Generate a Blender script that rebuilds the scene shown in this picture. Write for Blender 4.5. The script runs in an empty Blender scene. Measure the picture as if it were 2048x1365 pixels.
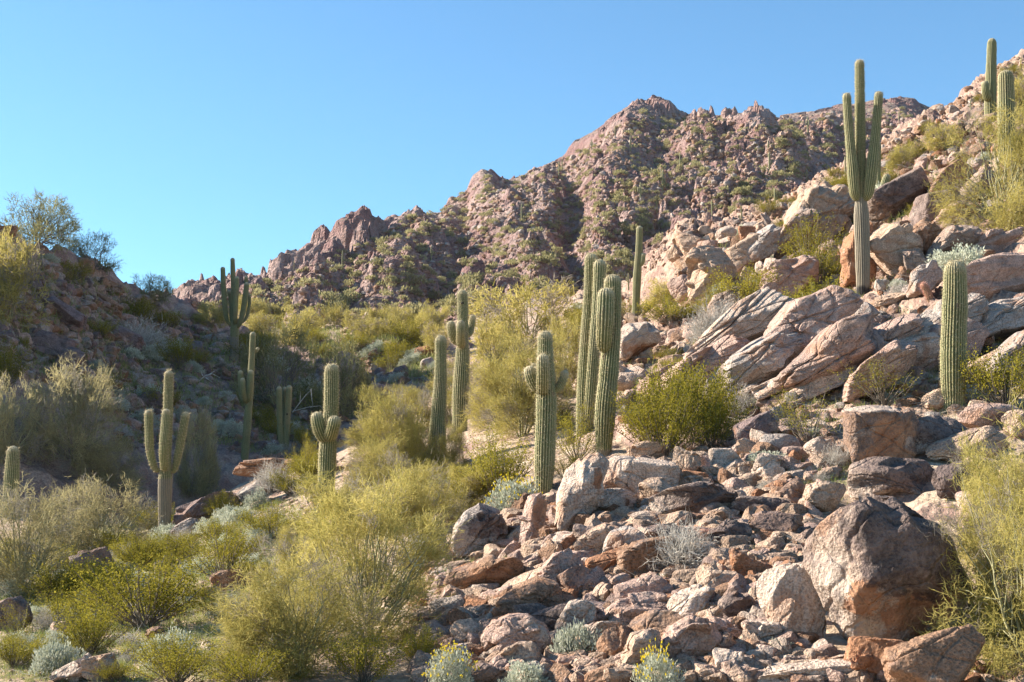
import bpy, bmesh, math, random
import numpy as np
from mathutils import Vector, Matrix

random.seed(7)
RNG = np.random.default_rng(11)
scene = bpy.context.scene
COL = scene.collection

# ------------------------------------------------------------------ camera model
W0, H0 = 2048.0, 1365.0
HFOV = math.radians(40.0)
F = W0 / 2 / math.tan(HFOV / 2)
PITCH = math.radians(6.4)
EYE = 1.7
CP, SP = math.cos(PITCH), math.sin(PITCH)

def ray_us(px, py):
    """slope of the sight line of a photo position: x per metre ahead, z per metre ahead"""
    X = (np.asarray(px, float) - W0 / 2) / F
    Y = (H0 / 2 - np.asarray(py, float)) / F
    dy = CP - Y * SP
    dz = SP + Y * CP
    return X / dy, dz / dy

def project(x, y, z):
    zz = z - EYE
    d = y * CP + zz * SP
    v = -y * SP + zz * CP
    return W0 / 2 + F * x / d, H0 / 2 - F * v / d

def pt(px, py, Y):
    u, s = ray_us(px, py)
    return Vector((float(u) * Y, Y, EYE + float(s) * Y))

def ppm(Y):
    return F / (Y * CP)

# ------------------------------------------------------------------ noise
_T = np.random.default_rng(5).random(65536)
def _h(ix, iy, iz=0):
    n = (ix * 73856093) ^ (iy * 19349663) ^ (iz * 83492791)
    n = (n ^ (n >> 13)) * 1274126177
    return _T[(n ^ (n >> 16)) & 65535]

def vnoise2(x, y, seed=0):
    ix = np.floor(x).astype(np.int64); iy = np.floor(y).astype(np.int64)
    fx = x - ix; fy = y - iy
    fx = fx * fx * (3 - 2 * fx); fy = fy * fy * (3 - 2 * fy)
    a = _h(ix, iy, seed); b = _h(ix + 1, iy, seed); c = _h(ix, iy + 1, seed); d = _h(ix + 1, iy + 1, seed)
    return (a + (b - a) * fx) * (1 - fy) + (c + (d - c) * fx) * fy

def fbm2(x, y, octv=4, seed=0, gain=0.5):
    s = 0; a = 1; t = 0
    for k in range(octv):
        s = s + a * (vnoise2(x * 2 ** k + 17.3 * k, y * 2 ** k - 9.1 * k, seed + k) * 2 - 1); t += a; a *= gain
    return s / t

def ridged2(x, y, octv=4, seed=0):
    s = 0; a = 1; t = 0
    for k in range(octv):
        n = 1 - np.abs(vnoise2(x * 2 ** k + 7.7 * k, y * 2 ** k + 3.3 * k, seed + k) * 2 - 1)
        s = s + a * n * n; t += a; a *= 0.5
    return s / t

def vnoise3(p, seed=0):
    i = np.floor(p).astype(np.int64); f = p - i
    f = f * f * (3 - 2 * f)
    r = 0
    for dx in (0, 1):
        wx = f[:, 0] if dx else 1 - f[:, 0]
        for dy in (0, 1):
            wy = f[:, 1] if dy else 1 - f[:, 1]
            for dz in (0, 1):
                wz = f[:, 2] if dz else 1 - f[:, 2]
                r = r + wx * wy * wz * _h(i[:, 0] + dx + seed * 131, i[:, 1] + dy, i[:, 2] + dz)
    return r

def fbm3(p, octv=4, seed=0, gain=0.5):
    s = 0; a = 1; t = 0
    for k in range(octv):
        s = s + a * (vnoise3(p * 2 ** k + 5.1 * k, seed + k) * 2 - 1); t += a; a *= gain
    return s / t

def worley2(x, y, seed=0):
    """F1, F2 and the random value of the nearest cell"""
    ix = np.floor(x).astype(np.int64); iy = np.floor(y).astype(np.int64)
    f1 = np.full(x.shape, 9.0); f2 = np.full(x.shape, 9.0); rid = np.zeros(x.shape)
    for dx in (-1, 0, 1):
        for dy in (-1, 0, 1):
            cx = ix + dx; cy = iy + dy
            d = np.hypot(cx + _h(cx, cy, seed) - x, cy + _h(cx, cy, seed + 77) - y)
            r = _h(cx, cy, seed + 191)
            n = d < f1
            f2 = np.where(n, f1, np.minimum(f2, d))
            rid = np.where(n, r, rid)
            f1 = np.where(n, d, f1)
    return f1, f2, rid

def sstep(a, b, x):
    t = np.clip((x - a) / (b - a), 0, 1)
    return t * t * (3 - 2 * t)

# ------------------------------------------------------------------ terrain: contour lines of each hill (photo x, photo y, metres ahead)
UG = np.linspace(-1.3, 1.3, 2601)
def line(pts, k=9):
    p = sorted(pts)
    u, s = ray_us([a[0] for a in p], [a[1] for a in p])
    Y = np.array([a[2] for a in p], float)
    Z = EYE + s * Y
    y = np.interp(UG, u, Y); z = np.interp(UG, u, Z)
    ker = np.hanning(2 * k + 3); ker /= ker.sum()
    pad = len(ker) // 2
    y = np.convolve(np.pad(y, pad, 'edge'), ker, 'valid'); z = np.convolve(np.pad(z, pad, 'edge'), ker, 'valid')
    return y, z

flat = (np.full(UG.shape, 2.0), np.full(UG.shape, -0.15))
LA = [flat,
  line([(-300,1375,15.5),(0,1370,15.5),(600,1370,15),(1000,1370,14.2),(1500,1370,13.6),(2048,1370,13),(2400,1360,13)]),
  line([(-300,1200,24),(0,1200,24),(400,1200,23),(800,1195,20),(1000,1185,19),(1300,1170,17.6),(1500,1155,17),(1800,1150,17),(2048,1110,17),(2400,1050,17)]),
  line([(-300,1100,38),(0,1092,36),(335,1078,41),(480,1030,39),(600,1010,36),(740,975,34),(860,950,32),(980,960,28),(1090,980,24.5),(1300,960,23.5),(1500,950,23),(1700,925,22.5),(1900,850,24.5),(2048,830,25),(2400,760,25)]),
  line([(-300,1030,46),(0,1025,47),(335,1030,50),(420,1000,48),(500,965,47),(650,925,44),(800,868,43),(930,850,38),(1100,885,31),(1205,865,30.5),(1400,830,31),(1600,765,31),(1800,745,29),(2048,690,30),(2400,600,30)]),
  line([(-300,1030,58),(400,1010,60),(600,930,60),(800,830,60),(1000,720,60),(1150,690,57),(1270,645,54),(1400,620,50),(1550,600,46),(1720,590,42),(1850,560,40),(2048,500,40),(2400,400,40)]),
  line([(-300,1030,76),(400,1010,76),(700,880,76),(1000,720,76),(1180,650,76),(1270,600,74),(1350,495,67),(1560,452,65),(1700,400,62),(1850,325,58),(2048,245,57),(2400,120,57)]),
  line([(-300,1030,130),(400,1010,125),(700,800,120),(1000,720,112),(1270,590,108),(1380,500,106),(1450,462,108),(1560,425,110),(1640,375,110),(1700,335,112),(1780,296,114),(1850,254,116),(1890,230,120),(1945,188,125),(2048,122,130),(2400,-20,140)]),
]
LB = [  # left hill; its part out of view is raised to throw shade
  line([(-500,1000,43.5),(-200,985,45),(0,965,46),(150,962,48),(300,965,52),(450,942,56),(560,912,59),(700,880,60),(800,835,62),(870,785,66),(1000,760,72)]),
  line([(-700,610,47.5),(-400,610,47.5),(-200,640,48.5),(0,730,54),(150,715,60),(300,760,66),(465,722,74),(560,790,74),(700,790,76),(800,765,78),(870,745,80),(1000,760,82)]),
  line([(-700,330,58),(-400,300,60),(-200,350,62),(-80,412,63),(0,455,64),(60,480,67),(150,522,72),(240,562,78),(340,613,84),(400,642,88),(465,668,93),(560,690,97),(700,705,100),(870,715,100),(1000,760,100)]),
]
LC = [
  line([(300,760,92),(450,700,92),(600,705,92),(750,722,88),(870,712,84),(1050,690,84),(1200,650,90),(1350,610,96),(1500,600,96)]),
  line([(300,690,130),(380,650,130),(450,645,132),(560,655,132),(640,650,124),(700,633,118),(760,638,118),(830,655,124),(930,640,140),(1050,610,156),(1200,585,160),(1350,560,165),(1500,560,165)]),
]
SKY = [(-400,700,300),(200,640,300),(340,632,300),(360,623,300),(375,607,302),(400,600,305),(420,590,305),(436,594,310),(470,592,315),(500,580,320),(530,560,325),(560,546,330),(590,536,335),(620,522,340),(650,505,344),
  (668,490,346),(690,498,348),(712,490,350),(722,470,352),(760,455,355),(785,440,358),(800,441,360),(820,437,362),(840,430,365),(855,433,370),(880,425,376),(900,396,384),(920,390,388),(935,381,392),(942,358,396),(965,342,400),
  (985,345,404),(1000,358,408),(1020,360,412),(1045,350,416),(1070,338,420),(1100,325,424),(1130,312,430),(1143,290,434),(1160,280,440),(1200,255,448),(1230,235,455),(1265,226,462),(1280,212,466),(1310,207,470),(1340,210,470),
  (1358,222,470),(1380,236,470),(1430,232,470),(1470,239,470),(1490,232,470),(1520,224,470),(1550,240,470),(1570,235,470),(1620,228,470),(1660,220,470),(1690,214,470),(1760,205,470),(1790,202,470),(1830,207,470),(1860,221,470),(1880,231,470),(1910,240,470),(1960,246,470),(2300,300,470)]
LD = [
  line([(-400,760,165),(300,700,165),(600,690,165),(900,690,168),(1200,650,170),(1400,610,170),(1550,560,170),(1700,500,170),(1900,400,170),(2300,330,170)]),
  line([(-400,720,230),(300,660,225),(500,625,230),(700,585,250),(970,520,270),(1150,470,290),(1300,400,310),(1500,390,310),(1700,360,310),(1900,320,300),(2300,310,300)]),
  line(SKY, 2),
]
SPURS = [  # (polyline in photo coordinates, width, height in metres)
  ([(968,345),(1000,420),(1035,500),(1080,600)], 34, 6.5), ([(1285,215),(1255,300),(1215,400),(1190,520),(1230,560)], 34, 7.0),
  ([(725,470),(650,560),(620,640)], 32, 5.0), ([(1660,320),(1570,400),(1480,450)], 34, 6.5), ([(850,430),(835,500),(770,590)], 26, 4.0),
  ([(1400,240),(1380,330),(1400,430)], 28, 3.5), ([(1560,240),(1500,320),(1440,400)], 28, 3.5), ([(1100,330),(1075,420),(1100,480)], 26, 3.5),
  ([(1135,330),(1155,430),(1140,600)], 34, -9.0), ([(935,410),(925,500),(880,640)], 36, -7.0), ([(1720,300),(1700,350),(1640,400)], 34, -8.0),
  ([(1330,260),(1310,380),(1290,470)], 30, -4.0), ([(760,500),(700,590),(680,650)], 26, -4.0), ([(1850,240),(1800,260),(1760,300)], 28, -6.0)]

def seg_layer(L, u, y, front, back, lowest=-12.0):
    fi = np.clip((u - UG[0]) / (UG[1] - UG[0]), 0, len(UG) - 1.001)
    i = fi.astype(np.int64); f = fi - i
    def ev(a): return a[i] * (1 - f) + a[i + 1] * f
    Ys = [ev(l[0]) for l in L]; Zs = [ev(l[1]) for l in L]
    z = Zs[0] - (Ys[0] - y) * front
    for k in range(len(L) - 1):
        m = (y >= Ys[k])
        t = (y - Ys[k]) / np.maximum(Ys[k + 1] - Ys[k], 0.01)
        z = np.where(m, Zs[k] + (Zs[k + 1] - Zs[k]) * t, z)
    z = np.where(y > Ys[-1], Zs[-1] - (y - Ys[-1]) * back, z)
    return np.maximum(z, lowest), Ys, Zs

def polydist(px, py, pl):
    d = np.full(px.shape, 1e9)
    for (ax, ay), (bx, by) in zip(pl[:-1], pl[1:]):
        vx, vy = bx - ax, by - ay
        t = np.clip(((px - ax) * vx + (py - ay) * vy) / (vx * vx + vy * vy), 0, 1)
        d = np.minimum(d, np.hypot(px - ax - t * vx, py - ay - t * vy))
    return d

def H_near(x, y):
    u = x / np.maximum(y, 1.0)
    a, _, _ = seg_layer(LA, u, y, 0.0, 0.5)
    b, _, _ = seg_layer(LB, u, y, 0.9, 0.55)
    c, _, _ = seg_layer(LC, u, y, 0.5, 0.3)
    w = np.interp(y, [30, 40, 54, 60, 71, 80, 87, 95, 104, 120, 140], [0, 7, 18, 22, 25.5, 33, 36, 34, 24, 14, 2]) - 1.5 * np.abs(x + 50) + 1.2 * fbm2(x / 6, y / 6, 3, 77)  # w: unseen ridge out to the left, added and shaped to shade the left hillside
    z = np.maximum(np.maximum(a, b), np.maximum(c, w))
    amp = sstep(6, 20, y) * (0.6 + 0.4 * sstep(20, 70, y))
    rough = 0.30 * fbm2(x / 3.2, y / 3.2, 4, 3) + 0.10 * fbm2(x / 0.7, y / 0.7, 3, 21)
    w1, w2, r = worley2(x / 1.5 + 0.3 * fbm2(x, y, 2, 8), y / 1.5, 4)
    blocks = (r - 0.3) * 0.45 * sstep(0.02, 0.25, w2 - w1)
    hillside = np.maximum(sstep(-0.03, 0.08, u) * sstep(16, 20, y), (b > a) * 0.9)
    far = sstep(45, 75, y)
    led = (x * 0.55 + y * 0.25 + z * 0.6) / 0.85 + 0.5 * fbm2(x / 2.5, y / 2.5, 3, 33)
    ls = led - np.floor(led)
    ledge = (sstep(0.0, 0.14, ls) - ls) * 0.62 * sstep(0.02, 0.10, u) * sstep(25, 30, y) * sstep(0.28, 0.5, vnoise2(x / 4, y / 4, 55))
    w1, w2, r2 = worley2(x / 3.6 + 0.4 * fbm2(x / 2, y / 2, 2, 8), y / 3.6, 14)
    z = z + amp * (rough + ledge + blocks * hillside + far * hillside * (r2 - 0.45) * 1.8 * sstep(0.02, 0.3, w2 - w1))
    return z

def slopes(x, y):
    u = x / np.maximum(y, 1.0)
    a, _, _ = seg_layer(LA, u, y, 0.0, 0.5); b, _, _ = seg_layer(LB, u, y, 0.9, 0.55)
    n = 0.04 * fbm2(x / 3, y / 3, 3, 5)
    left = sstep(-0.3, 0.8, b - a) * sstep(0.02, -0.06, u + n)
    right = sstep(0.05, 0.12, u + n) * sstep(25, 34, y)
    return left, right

def H_far(x, y):
    u = x / np.maximum(y, 1.0)
    z, Ys, Zs = seg_layer(LD, u, y, 0.4, 0.6)
    px, py = project(x, y, z)
    t = np.clip((y - Ys[0]) / (Ys[-1] - Ys[0]), 0, 1.3)
    edge = sstep(1.0, 0.82, t) * 0.84 + 0.16
    wx = x + 14 * fbm2(x / 60, y / 60, 2, 31); wy = y + 14 * fbm2(x / 60, y / 60, 2, 41)
    dz = 0
    for pl, wd, am in SPURS:
        d = polydist(px + 14 * fbm2(x / 18, y / 18, 3, 51), py, pl)
        prof = np.exp(-(d / wd) ** 2) if am < 0 else np.clip(1 - d / (1.7 * wd), 0, 1) ** 1.3
        dz = dz + am * 0.55 * prof
    dz = dz + 2.6 * (ridged2(wx / 46, wy / 90, 4, 61) - 0.45) + 2.2 * (ridged2(wx / 17, wy / 30, 3, 65) - 0.45)
    f1, f2, r = worley2(wx / 9.5, wy / 13, 71)
    mask = sstep(0.42, 0.62, vnoise2(x / 34, y / 40, 81) + 0.18 * fbm2(x / 9, y / 9, 2, 83))
    dz = dz + mask * (r - 0.25) * 7.5 * sstep(0.0, 0.3, f2 - f1)
    q1, q2, r4 = worley2(wx / 26, wy / 30, 171)
    m2 = sstep(0.4, 0.6, vnoise2(x / 70, y / 60, 85) + 0.2 * sstep(0.55, 0.95, t))
    dz = dz + m2 * (r4 - 0.55) * 9.0 * sstep(0.0, 0.16, q2 - q1)
    f1, f2, r = worley2(x / 4.2 + fbm2(x / 4, y / 4, 2, 5), y / 5.0, 91)
    dz = dz + (0.45 + 0.55 * mask) * (r - 0.3) * 3.8 * sstep(0.0, 0.2, f2 - f1)
    g1, g2, r3 = worley2(x / 1.9 + fbm2(x / 2, y / 2, 2, 6), y / 2.3, 95)
    dz = dz + (0.4 + 0.6 * mask) * (r3 - 0.3) * 1.3 * sstep(0.0, 0.3, g2 - g1)
    dz = dz + 0.9 * fbm2(x / 2.6, y / 2.6, 3, 101)
    crest = np.exp(-((t - 1) / 0.05) ** 2)
    return z + dz * edge * sstep(-0.05, 0.08, t) + crest * 1.3 * (r - 0.45)

def H(x, y):
    x = np.asarray(x, float); y = np.asarray(y, float)
    zn = H_near(x, y)
    far = y > 150
    if far.any():
        zf = np.full(y.shape, -50.0)
        zf[far] = H_far(x[far], y[far])
        zn = np.maximum(zn, zf)
    return zn

_YS = np.concatenate([np.geomspace(9, 140, 420), np.linspace(141, 520, 330)])
def cast(px, py):
    """where sight lines through photo positions meet the terrain; Y = nan for the sky"""
    px = np.atleast_1d(np.asarray(px, float)); py = np.atleast_1d(np.asarray(py, float))
    out = np.full((len(px), 3), np.nan)
    for a in range(0, len(px), 400):
        u, s = ray_us(px[a:a + 400], py[a:a + 400])
        Y = _YS[None, :] + 0 * u[:, None]
        g = H(u[:, None] * Y, Y) - (EYE + s[:, None] * Y)
        hit = g >= 0
        k = hit.argmax(1); ok = hit.any(1) & (k > 0)
        r = np.arange(len(k)); k0 = np.maximum(k - 1, 0)
        g0 = g[r, k0]; g1 = g[r, k]
        t = np.clip(-g0 / np.where(np.abs(g1 - g0) < 1e-9, 1, g1 - g0), 0, 1)
        yy = _YS[k0] + (_YS[k] - _YS[k0]) * t
        o = np.stack([u * yy, yy, EYE + s * yy], 1); o[~ok] = np.nan
        out[a:a + 400] = o
    return out

def at(px, py):
    p = cast([px], [py])[0]
    return None if np.isnan(p[1]) else Vector(p)

# ------------------------------------------------------------------ mesh helpers
def mesh_np(name, V, quads=None, tris=None, mats=(), mi=None, attrs=None, smooth=True, colors=None):
    me = bpy.data.meshes.new(name)
    V = np.asarray(V, np.float32)
    nq = 0 if quads is None else len(quads); nt = 0 if tris is None else len(tris)
    me.vertices.add(len(V)); me.vertices.foreach_set('co', V.ravel())
    loops = []; 
    if nq: loops.append(np.asarray(quads, np.int32).ravel())
    if nt: loops.append(np.asarray(tris, np.int32).ravel())
    loops = np.concatenate(loops)
    me.loops.add(len(loops)); me.loops.foreach_set('vertex_index', loops)
    me.polygons.add(nq + nt)
    st = np.concatenate([np.arange(nq) * 4, nq * 4 + np.arange(nt) * 3]).astype(np.int32)
    me.polygons.foreach_set('loop_start', st)
    if mi is not None: me.polygons.foreach_set('material_index', np.asarray(mi, np.int32))
    me.polygons.foreach_set('use_smooth', np.full(nq + nt, smooth, bool))
    for m in mats: me.materials.append(m)
    for k, v in (attrs or {}).items():
        a = me.attributes.new(k, 'FLOAT', 'POINT'); a.data.foreach_set('value', np.asarray(v, np.float32))
    if colors is not None:
        a = me.attributes.new('info', 'FLOAT_COLOR', 'POINT'); a.data.foreach_set('color', np.asarray(colors, np.float32).ravel())
    me.update(calc_edges=True)
    return me

def obj(name, me, parent=None, loc=None):
    o = bpy.data.objects.new(name, me)
    COL.objects.link(o)
    if parent is not None: o.parent = parent
    if loc is not None: o.location = loc
    return o

def tag(o, label=None, cat=None, group=None, kind=None):
    if label: o['label'] = label
    if cat: o['category'] = cat
    if group: o['group'] = group
    if kind: o['kind'] = kind
    return o

# ------------------------------------------------------------------ materials
class NT:
    def __init__(s, name):
        s.m = bpy.data.materials.new(name); s.m.use_nodes = True
        s.t = s.m.node_tree; s.t.nodes.clear()
    def n(s, typ, **kw):
        nd = s.t.nodes.new(typ)
        for k, v in kw.items():
            if k == 'inp':
                for kk, vv in v.items():
                    if isinstance(vv, bpy.types.NodeSocket): s.t.links.new(vv, nd.inputs[kk])
                    else: nd.inputs[kk].default_value = vv
            else: setattr(nd, k, v)
        return nd
    def math(s, op, a, b=0.0, c=None, clamp=False):
        i = {0: a, 1: b}
        if c is not None: i[2] = c
        return s.n('ShaderNodeMath', operation=op, use_clamp=clamp, inp=i).outputs[0]
    def mr(s, v, a, b, c=0.0, d=1.0, smooth=True):
        return s.n('ShaderNodeMapRange', interpolation_type='SMOOTHSTEP' if smooth else 'LINEAR', inp={0: v, 1: a, 2: b, 3: c, 4: d}).outputs[0]
    def mix(s, f, a, b, mode='MIX'):
        nd = s.n('ShaderNodeMix', data_type='RGBA', blend_type=mode)
        for i, v in ((0, f), (6, a), (7, b)):
            if isinstance(v, bpy.types.NodeSocket): s.t.links.new(v, nd.inputs[i])
            else: nd.inputs[i].default_value = v if i == 0 else (*v, 1)[:4]
        return nd.outputs[2]
    def noise(s, vec, scale, detail=4, rough=0.6, dist=0.0):
        return s.n('ShaderNodeTexNoise', inp={'Vector': vec, 'Scale': scale, 'Detail': detail, 'Roughness': rough, 'Distortion': dist}).outputs[0]
    def bump(s, h, strength, dist, normal=None):
        i = {'Height': h, 'Strength': strength, 'Distance': dist}
        if normal is not None: i['Normal'] = normal
        return s.n('ShaderNodeBump', inp=i).outputs[0]
    def out(s, sh):
        o = s.n('ShaderNodeOutputMaterial'); s.t.links.new(sh, o.inputs[0]); return s.m

def c3(v, k): return tuple(a * k for a in v)

def rock_material(name='granite', detail=1.0, bumpk=1.0, attr=False):
    t = NT(name)
    geo = t.n('ShaderNodeNewGeometry'); oi = t.n('ShaderNodeObjectInfo')
    off = t.n('ShaderNodeVectorMath', operation='SCALE', inp={0: (31.0, 17.0, 53.0), 'Scale': oi.outputs['Random']}).outputs[0]
    P = t.n('ShaderNodeVectorMath', operation='ADD', inp={0: geo.outputs['Position'], 1: off}).outputs[0]
    base = oi.outputs['Color']; varn = oi.outputs['Alpha']
    if attr:
        an = t.n('ShaderNodeAttribute', attribute_name='info'); base = an.outputs['Color']; varn = an.outputs['Alpha']
    big = t.noise(P, 1.1 * detail, 5, 0.62, 0.4)
    med = t.noise(P, 5.0 * detail, 5, 0.65)
    fine = t.noise(P, 38 * detail, 3, 0.7)
    tone = t.math('ADD', t.mr(med, 0.25, 0.75, 0.66, 1.2), t.mr(fine, 0.3, 0.7, -0.36, 0.34))
    tone = t.n('ShaderNodeCombineColor', inp={0: tone, 1: tone, 2: tone}).outputs[0]
    c = t.mix(1.0, base, tone, 'MULTIPLY')
    rust = t.math('MULTIPLY', t.mr(t.noise(P, 1.7 * detail, 4, 0.6, 0.6), 0.52, 0.66), 0.55)
    c = t.mix(rust, c, (0.36, 0.175, 0.09))
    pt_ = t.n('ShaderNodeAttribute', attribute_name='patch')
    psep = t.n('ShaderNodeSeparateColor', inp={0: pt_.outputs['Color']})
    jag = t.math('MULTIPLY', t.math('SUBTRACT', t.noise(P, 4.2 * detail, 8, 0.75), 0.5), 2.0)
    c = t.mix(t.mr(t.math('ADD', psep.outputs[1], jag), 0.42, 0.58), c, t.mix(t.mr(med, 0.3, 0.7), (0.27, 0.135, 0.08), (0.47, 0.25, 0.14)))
    chalk = t.math('MULTIPLY', t.mr(t.noise(P, 2.6 * detail, 5, 0.7), 0.55, 0.68), 0.6)
    c = t.mix(chalk, c, (0.54, 0.435, 0.355))
    c = t.mix(t.mr(t.math('ADD', psep.outputs[2], jag), 0.42, 0.58), c, t.mix(t.mr(med, 0.3, 0.7), (0.36, 0.27, 0.225), (0.52, 0.415, 0.325)))
    pit = t.n('ShaderNodeTexVoronoi', inp={'Vector': P, 'Scale': 24 * detail, 'Randomness': 1.0}).outputs[0]
    c = t.mix(t.math('MULTIPLY', t.mr(pit, 0.10, 0.30, 1, 0), t.mr(med, 0.4, 0.6, 0.2, 0.75)), c, t.mix(1.0, c, (0.42, 0.37, 0.35), 'MULTIPLY'))
    # desert varnish: a dark coat on the weathered faces
    vn = t.math('ADD', t.math('MULTIPLY', t.noise(P, 1.3 * detail, 7, 0.68, 0.3), 1.0), t.math('MULTIPLY', fine, 0.14))
    vn = t.math('ADD', vn, t.math('MULTIPLY', t.n('ShaderNodeSeparateXYZ', inp={0: geo.outputs['Normal']}).outputs[2], 0.08))
    th = t.math('SUBTRACT', 1.0, t.math('MULTIPLY', varn, 0.72))
    vm = t.mr(t.math('SUBTRACT', vn, th), -0.05, 0.06)
    vm = t.math('MAXIMUM', t.math('MULTIPLY', vm, t.mr(t.math('ADD', t.math('MAXIMUM', psep.outputs[1], psep.outputs[2]), jag), 0.42, 0.58, 1, 0)), t.mr(t.math('ADD', psep.outputs[0], jag), 0.42, 0.58))
    pv_ = t.mr(t.math('ADD', psep.outputs[0], jag), 0.42, 0.58)
    vcol = t.mix(t.mr(med, 0.35, 0.65), (0.10, 0.074, 0.07), (0.25, 0.18, 0.155))
    c = t.mix(t.math('MULTIPLY', vm, t.mr(t.noise(P, 17 * detail, 5, 0.75), 0.36, 0.54, 0.95, 0.25)), c, vcol)
    c = t.mix(t.math('MULTIPLY', pv_, t.mr(t.noise(P, 17 * detail, 5, 0.75), 0.34, 0.5, 1.0, 0.62)), c, t.mix(t.mr(med, 0.35, 0.65), (0.055, 0.04, 0.04), (0.13, 0.092, 0.085)))
    vor = t.n('ShaderNodeTexVoronoi', feature='DISTANCE_TO_EDGE', inp={'Vector': t.mix(0.25, P, t.n('ShaderNodeTexNoise', inp={'Vector': P, 'Scale': 2.0}).outputs[1]), 'Scale': 1.1 * detail}).outputs[0]
    crack = t.mr(vor, 0.0, 0.022)
    b = t.math('ADD', t.math('MULTIPLY', med, 0.7), t.math('ADD', t.math('MULTIPLY', fine, 0.45), t.math('MULTIPLY', pit, 0.25)))
    b = t.math('ADD', b, t.math('MULTIPLY', crack, 0.35))
    nrm = t.bump(b, 0.9 * bumpk, 0.11)
    bs = t.n('ShaderNodeBsdfPrincipled', inp={'Base Color': c, 'Roughness': 0.85, 'Normal': nrm})
    bs.inputs['Specular IOR Level'].default_value = 0.25
    return t.out(bs.outputs[0])

def ground_material(name, ca, cb, cc, scale, far=False):
    t = NT(name)
    geo = t.n('ShaderNodeNewGeometry'); P = geo.outputs['Position']
    big = t.noise(P, 0.22 * scale, 5, 0.6); med = t.noise(P, 1.6 * scale, 6, 0.65); fine = t.noise(P, 14 * scale, 4, 0.7)
    c = t.mix(t.mr(big, 0.38, 0.62), ca, cb)
    c = t.mix(t.mr(med, 0.42, 0.62), c, cc)
    tone = t.mr(fine, 0.25, 0.75, 0.66, 1.3)
    c = t.mix(1.0, c, t.n('ShaderNodeCombineColor', inp={0: tone, 1: tone, 2: tone}).outputs[0], 'MULTIPLY')
    if not far:
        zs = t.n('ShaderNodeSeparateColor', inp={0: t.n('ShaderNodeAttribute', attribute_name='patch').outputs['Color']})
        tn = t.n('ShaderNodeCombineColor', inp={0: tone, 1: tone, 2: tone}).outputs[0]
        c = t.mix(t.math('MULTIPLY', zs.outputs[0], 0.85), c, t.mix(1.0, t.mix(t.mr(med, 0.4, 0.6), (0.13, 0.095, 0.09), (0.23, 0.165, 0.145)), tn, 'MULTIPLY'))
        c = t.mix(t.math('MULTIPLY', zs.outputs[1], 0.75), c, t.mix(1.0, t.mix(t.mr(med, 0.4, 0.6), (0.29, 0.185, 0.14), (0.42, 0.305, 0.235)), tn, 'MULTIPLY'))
        nz = t.n('ShaderNodeSeparateXYZ', inp={0: geo.outputs['Normal']}).outputs[2]
        steep = t.mr(t.math('ADD', nz, t.math('MULTIPLY', t.math('SUBTRACT', med, 0.5), 0.4)), 0.84, 0.95, 1, 0)
        rk = t.mix(t.mr(t.noise(P, 1.2, 6, 0.65), 0.42, 0.6), (0.42, 0.295, 0.225), (0.27, 0.175, 0.14))
        rk = t.mix(1.0, rk, t.n('ShaderNodeCombineColor', inp={0: tone, 1: tone, 2: tone}).outputs[0], 'MULTIPLY')
        c = t.mix(steep, c, rk)
    if far:
        nz = t.n('ShaderNodeSeparateXYZ', inp={0: geo.outputs['Normal']}).outputs[2]
        steep = t.mr(t.math('ADD', nz, t.math('MULTIPLY', t.math('SUBTRACT', med, 0.5), 0.5)), 0.72, 0.9, 1, 0)
        rock = t.mix(t.mr(t.noise(P, 0.05, 4, 0.6), 0.42, 0.58), (0.29, 0.17, 0.155), (0.42, 0.295, 0.26))
        rock = t.mix(t.mr(t.noise(P, 0.35, 5, 0.7), 0.48, 0.68), rock, (0.25, 0.155, 0.13))
        rock = t.mix(1.0, rock, t.n('ShaderNodeCombineColor', inp={0: tone, 1: tone, 2: tone}).outputs[0], 'MULTIPLY')
        c = t.mix(steep, c, rock)
    vor = t.n('ShaderNodeTexVoronoi', inp={'Vector': P, 'Scale': 7 * scale, 'Randomness': 1.0}).outputs[0]
    b = t.math('ADD', t.math('MULTIPLY', fine, 0.5), t.math('SUBTRACT', med, t.math('MULTIPLY', vor, 0.5)))
    nrm = t.bump(b, 1.0 if far else 0.9, 1.3 if far else 0.14)
    bs = t.n('ShaderNodeBsdfPrincipled', inp={'Base Color': c, 'Roughness': 0.92, 'Normal': nrm})
    bs.inputs['Specular IOR Level'].default_value = 0.15
    return t.out(bs.outputs[0])

def leaf_material(name, ca, cb, transl=0.35, attr='tint', dead=None):
    t = NT(name)
    a = t.n('ShaderNodeAttribute', attribute_name=attr).outputs['Fac']
    oi = t.n('ShaderNodeObjectInfo')
    c = t.mix(a, ca, cb)
    if dead: c = t.mix(t.mr(a, 0.02, 0.10), dead, c)
    k = t.mr(oi.outputs['Random'], 0, 1, 0.82, 1.12, False)
    c = t.mix(1.0, c, t.n('ShaderNodeCombineColor', inp={0: k, 1: k, 2: k}).outputs[0], 'MULTIPLY')
    d = t.n('ShaderNodeBsdfDiffuse', inp={0: c}); tr = t.n('ShaderNodeBsdfTranslucent', inp={0: c})
    m = t.n('ShaderNodeMixShader', inp={0: transl, 1: d.outputs[0], 2: tr.outputs[0]})
    return t.out(m.outputs[0])

def plain(name, col, rough=0.8, var=0.25, scale=20):
    t = NT(name)
    geo = t.n('ShaderNodeNewGeometry')
    k = t.mr(t.noise(geo.outputs['Position'], scale, 4, 0.6), 0.3, 0.7, 1 - var, 1 + var)
    c = t.mix(1.0, col, t.n('ShaderNodeCombineColor', inp={0: k, 1: k, 2: k}).outputs[0], 'MULTIPLY')
    bs = t.n('ShaderNodeBsdfPrincipled', inp={'Base Color': c, 'Roughness': rough})
    return t.out(bs.outputs[0])

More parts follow.
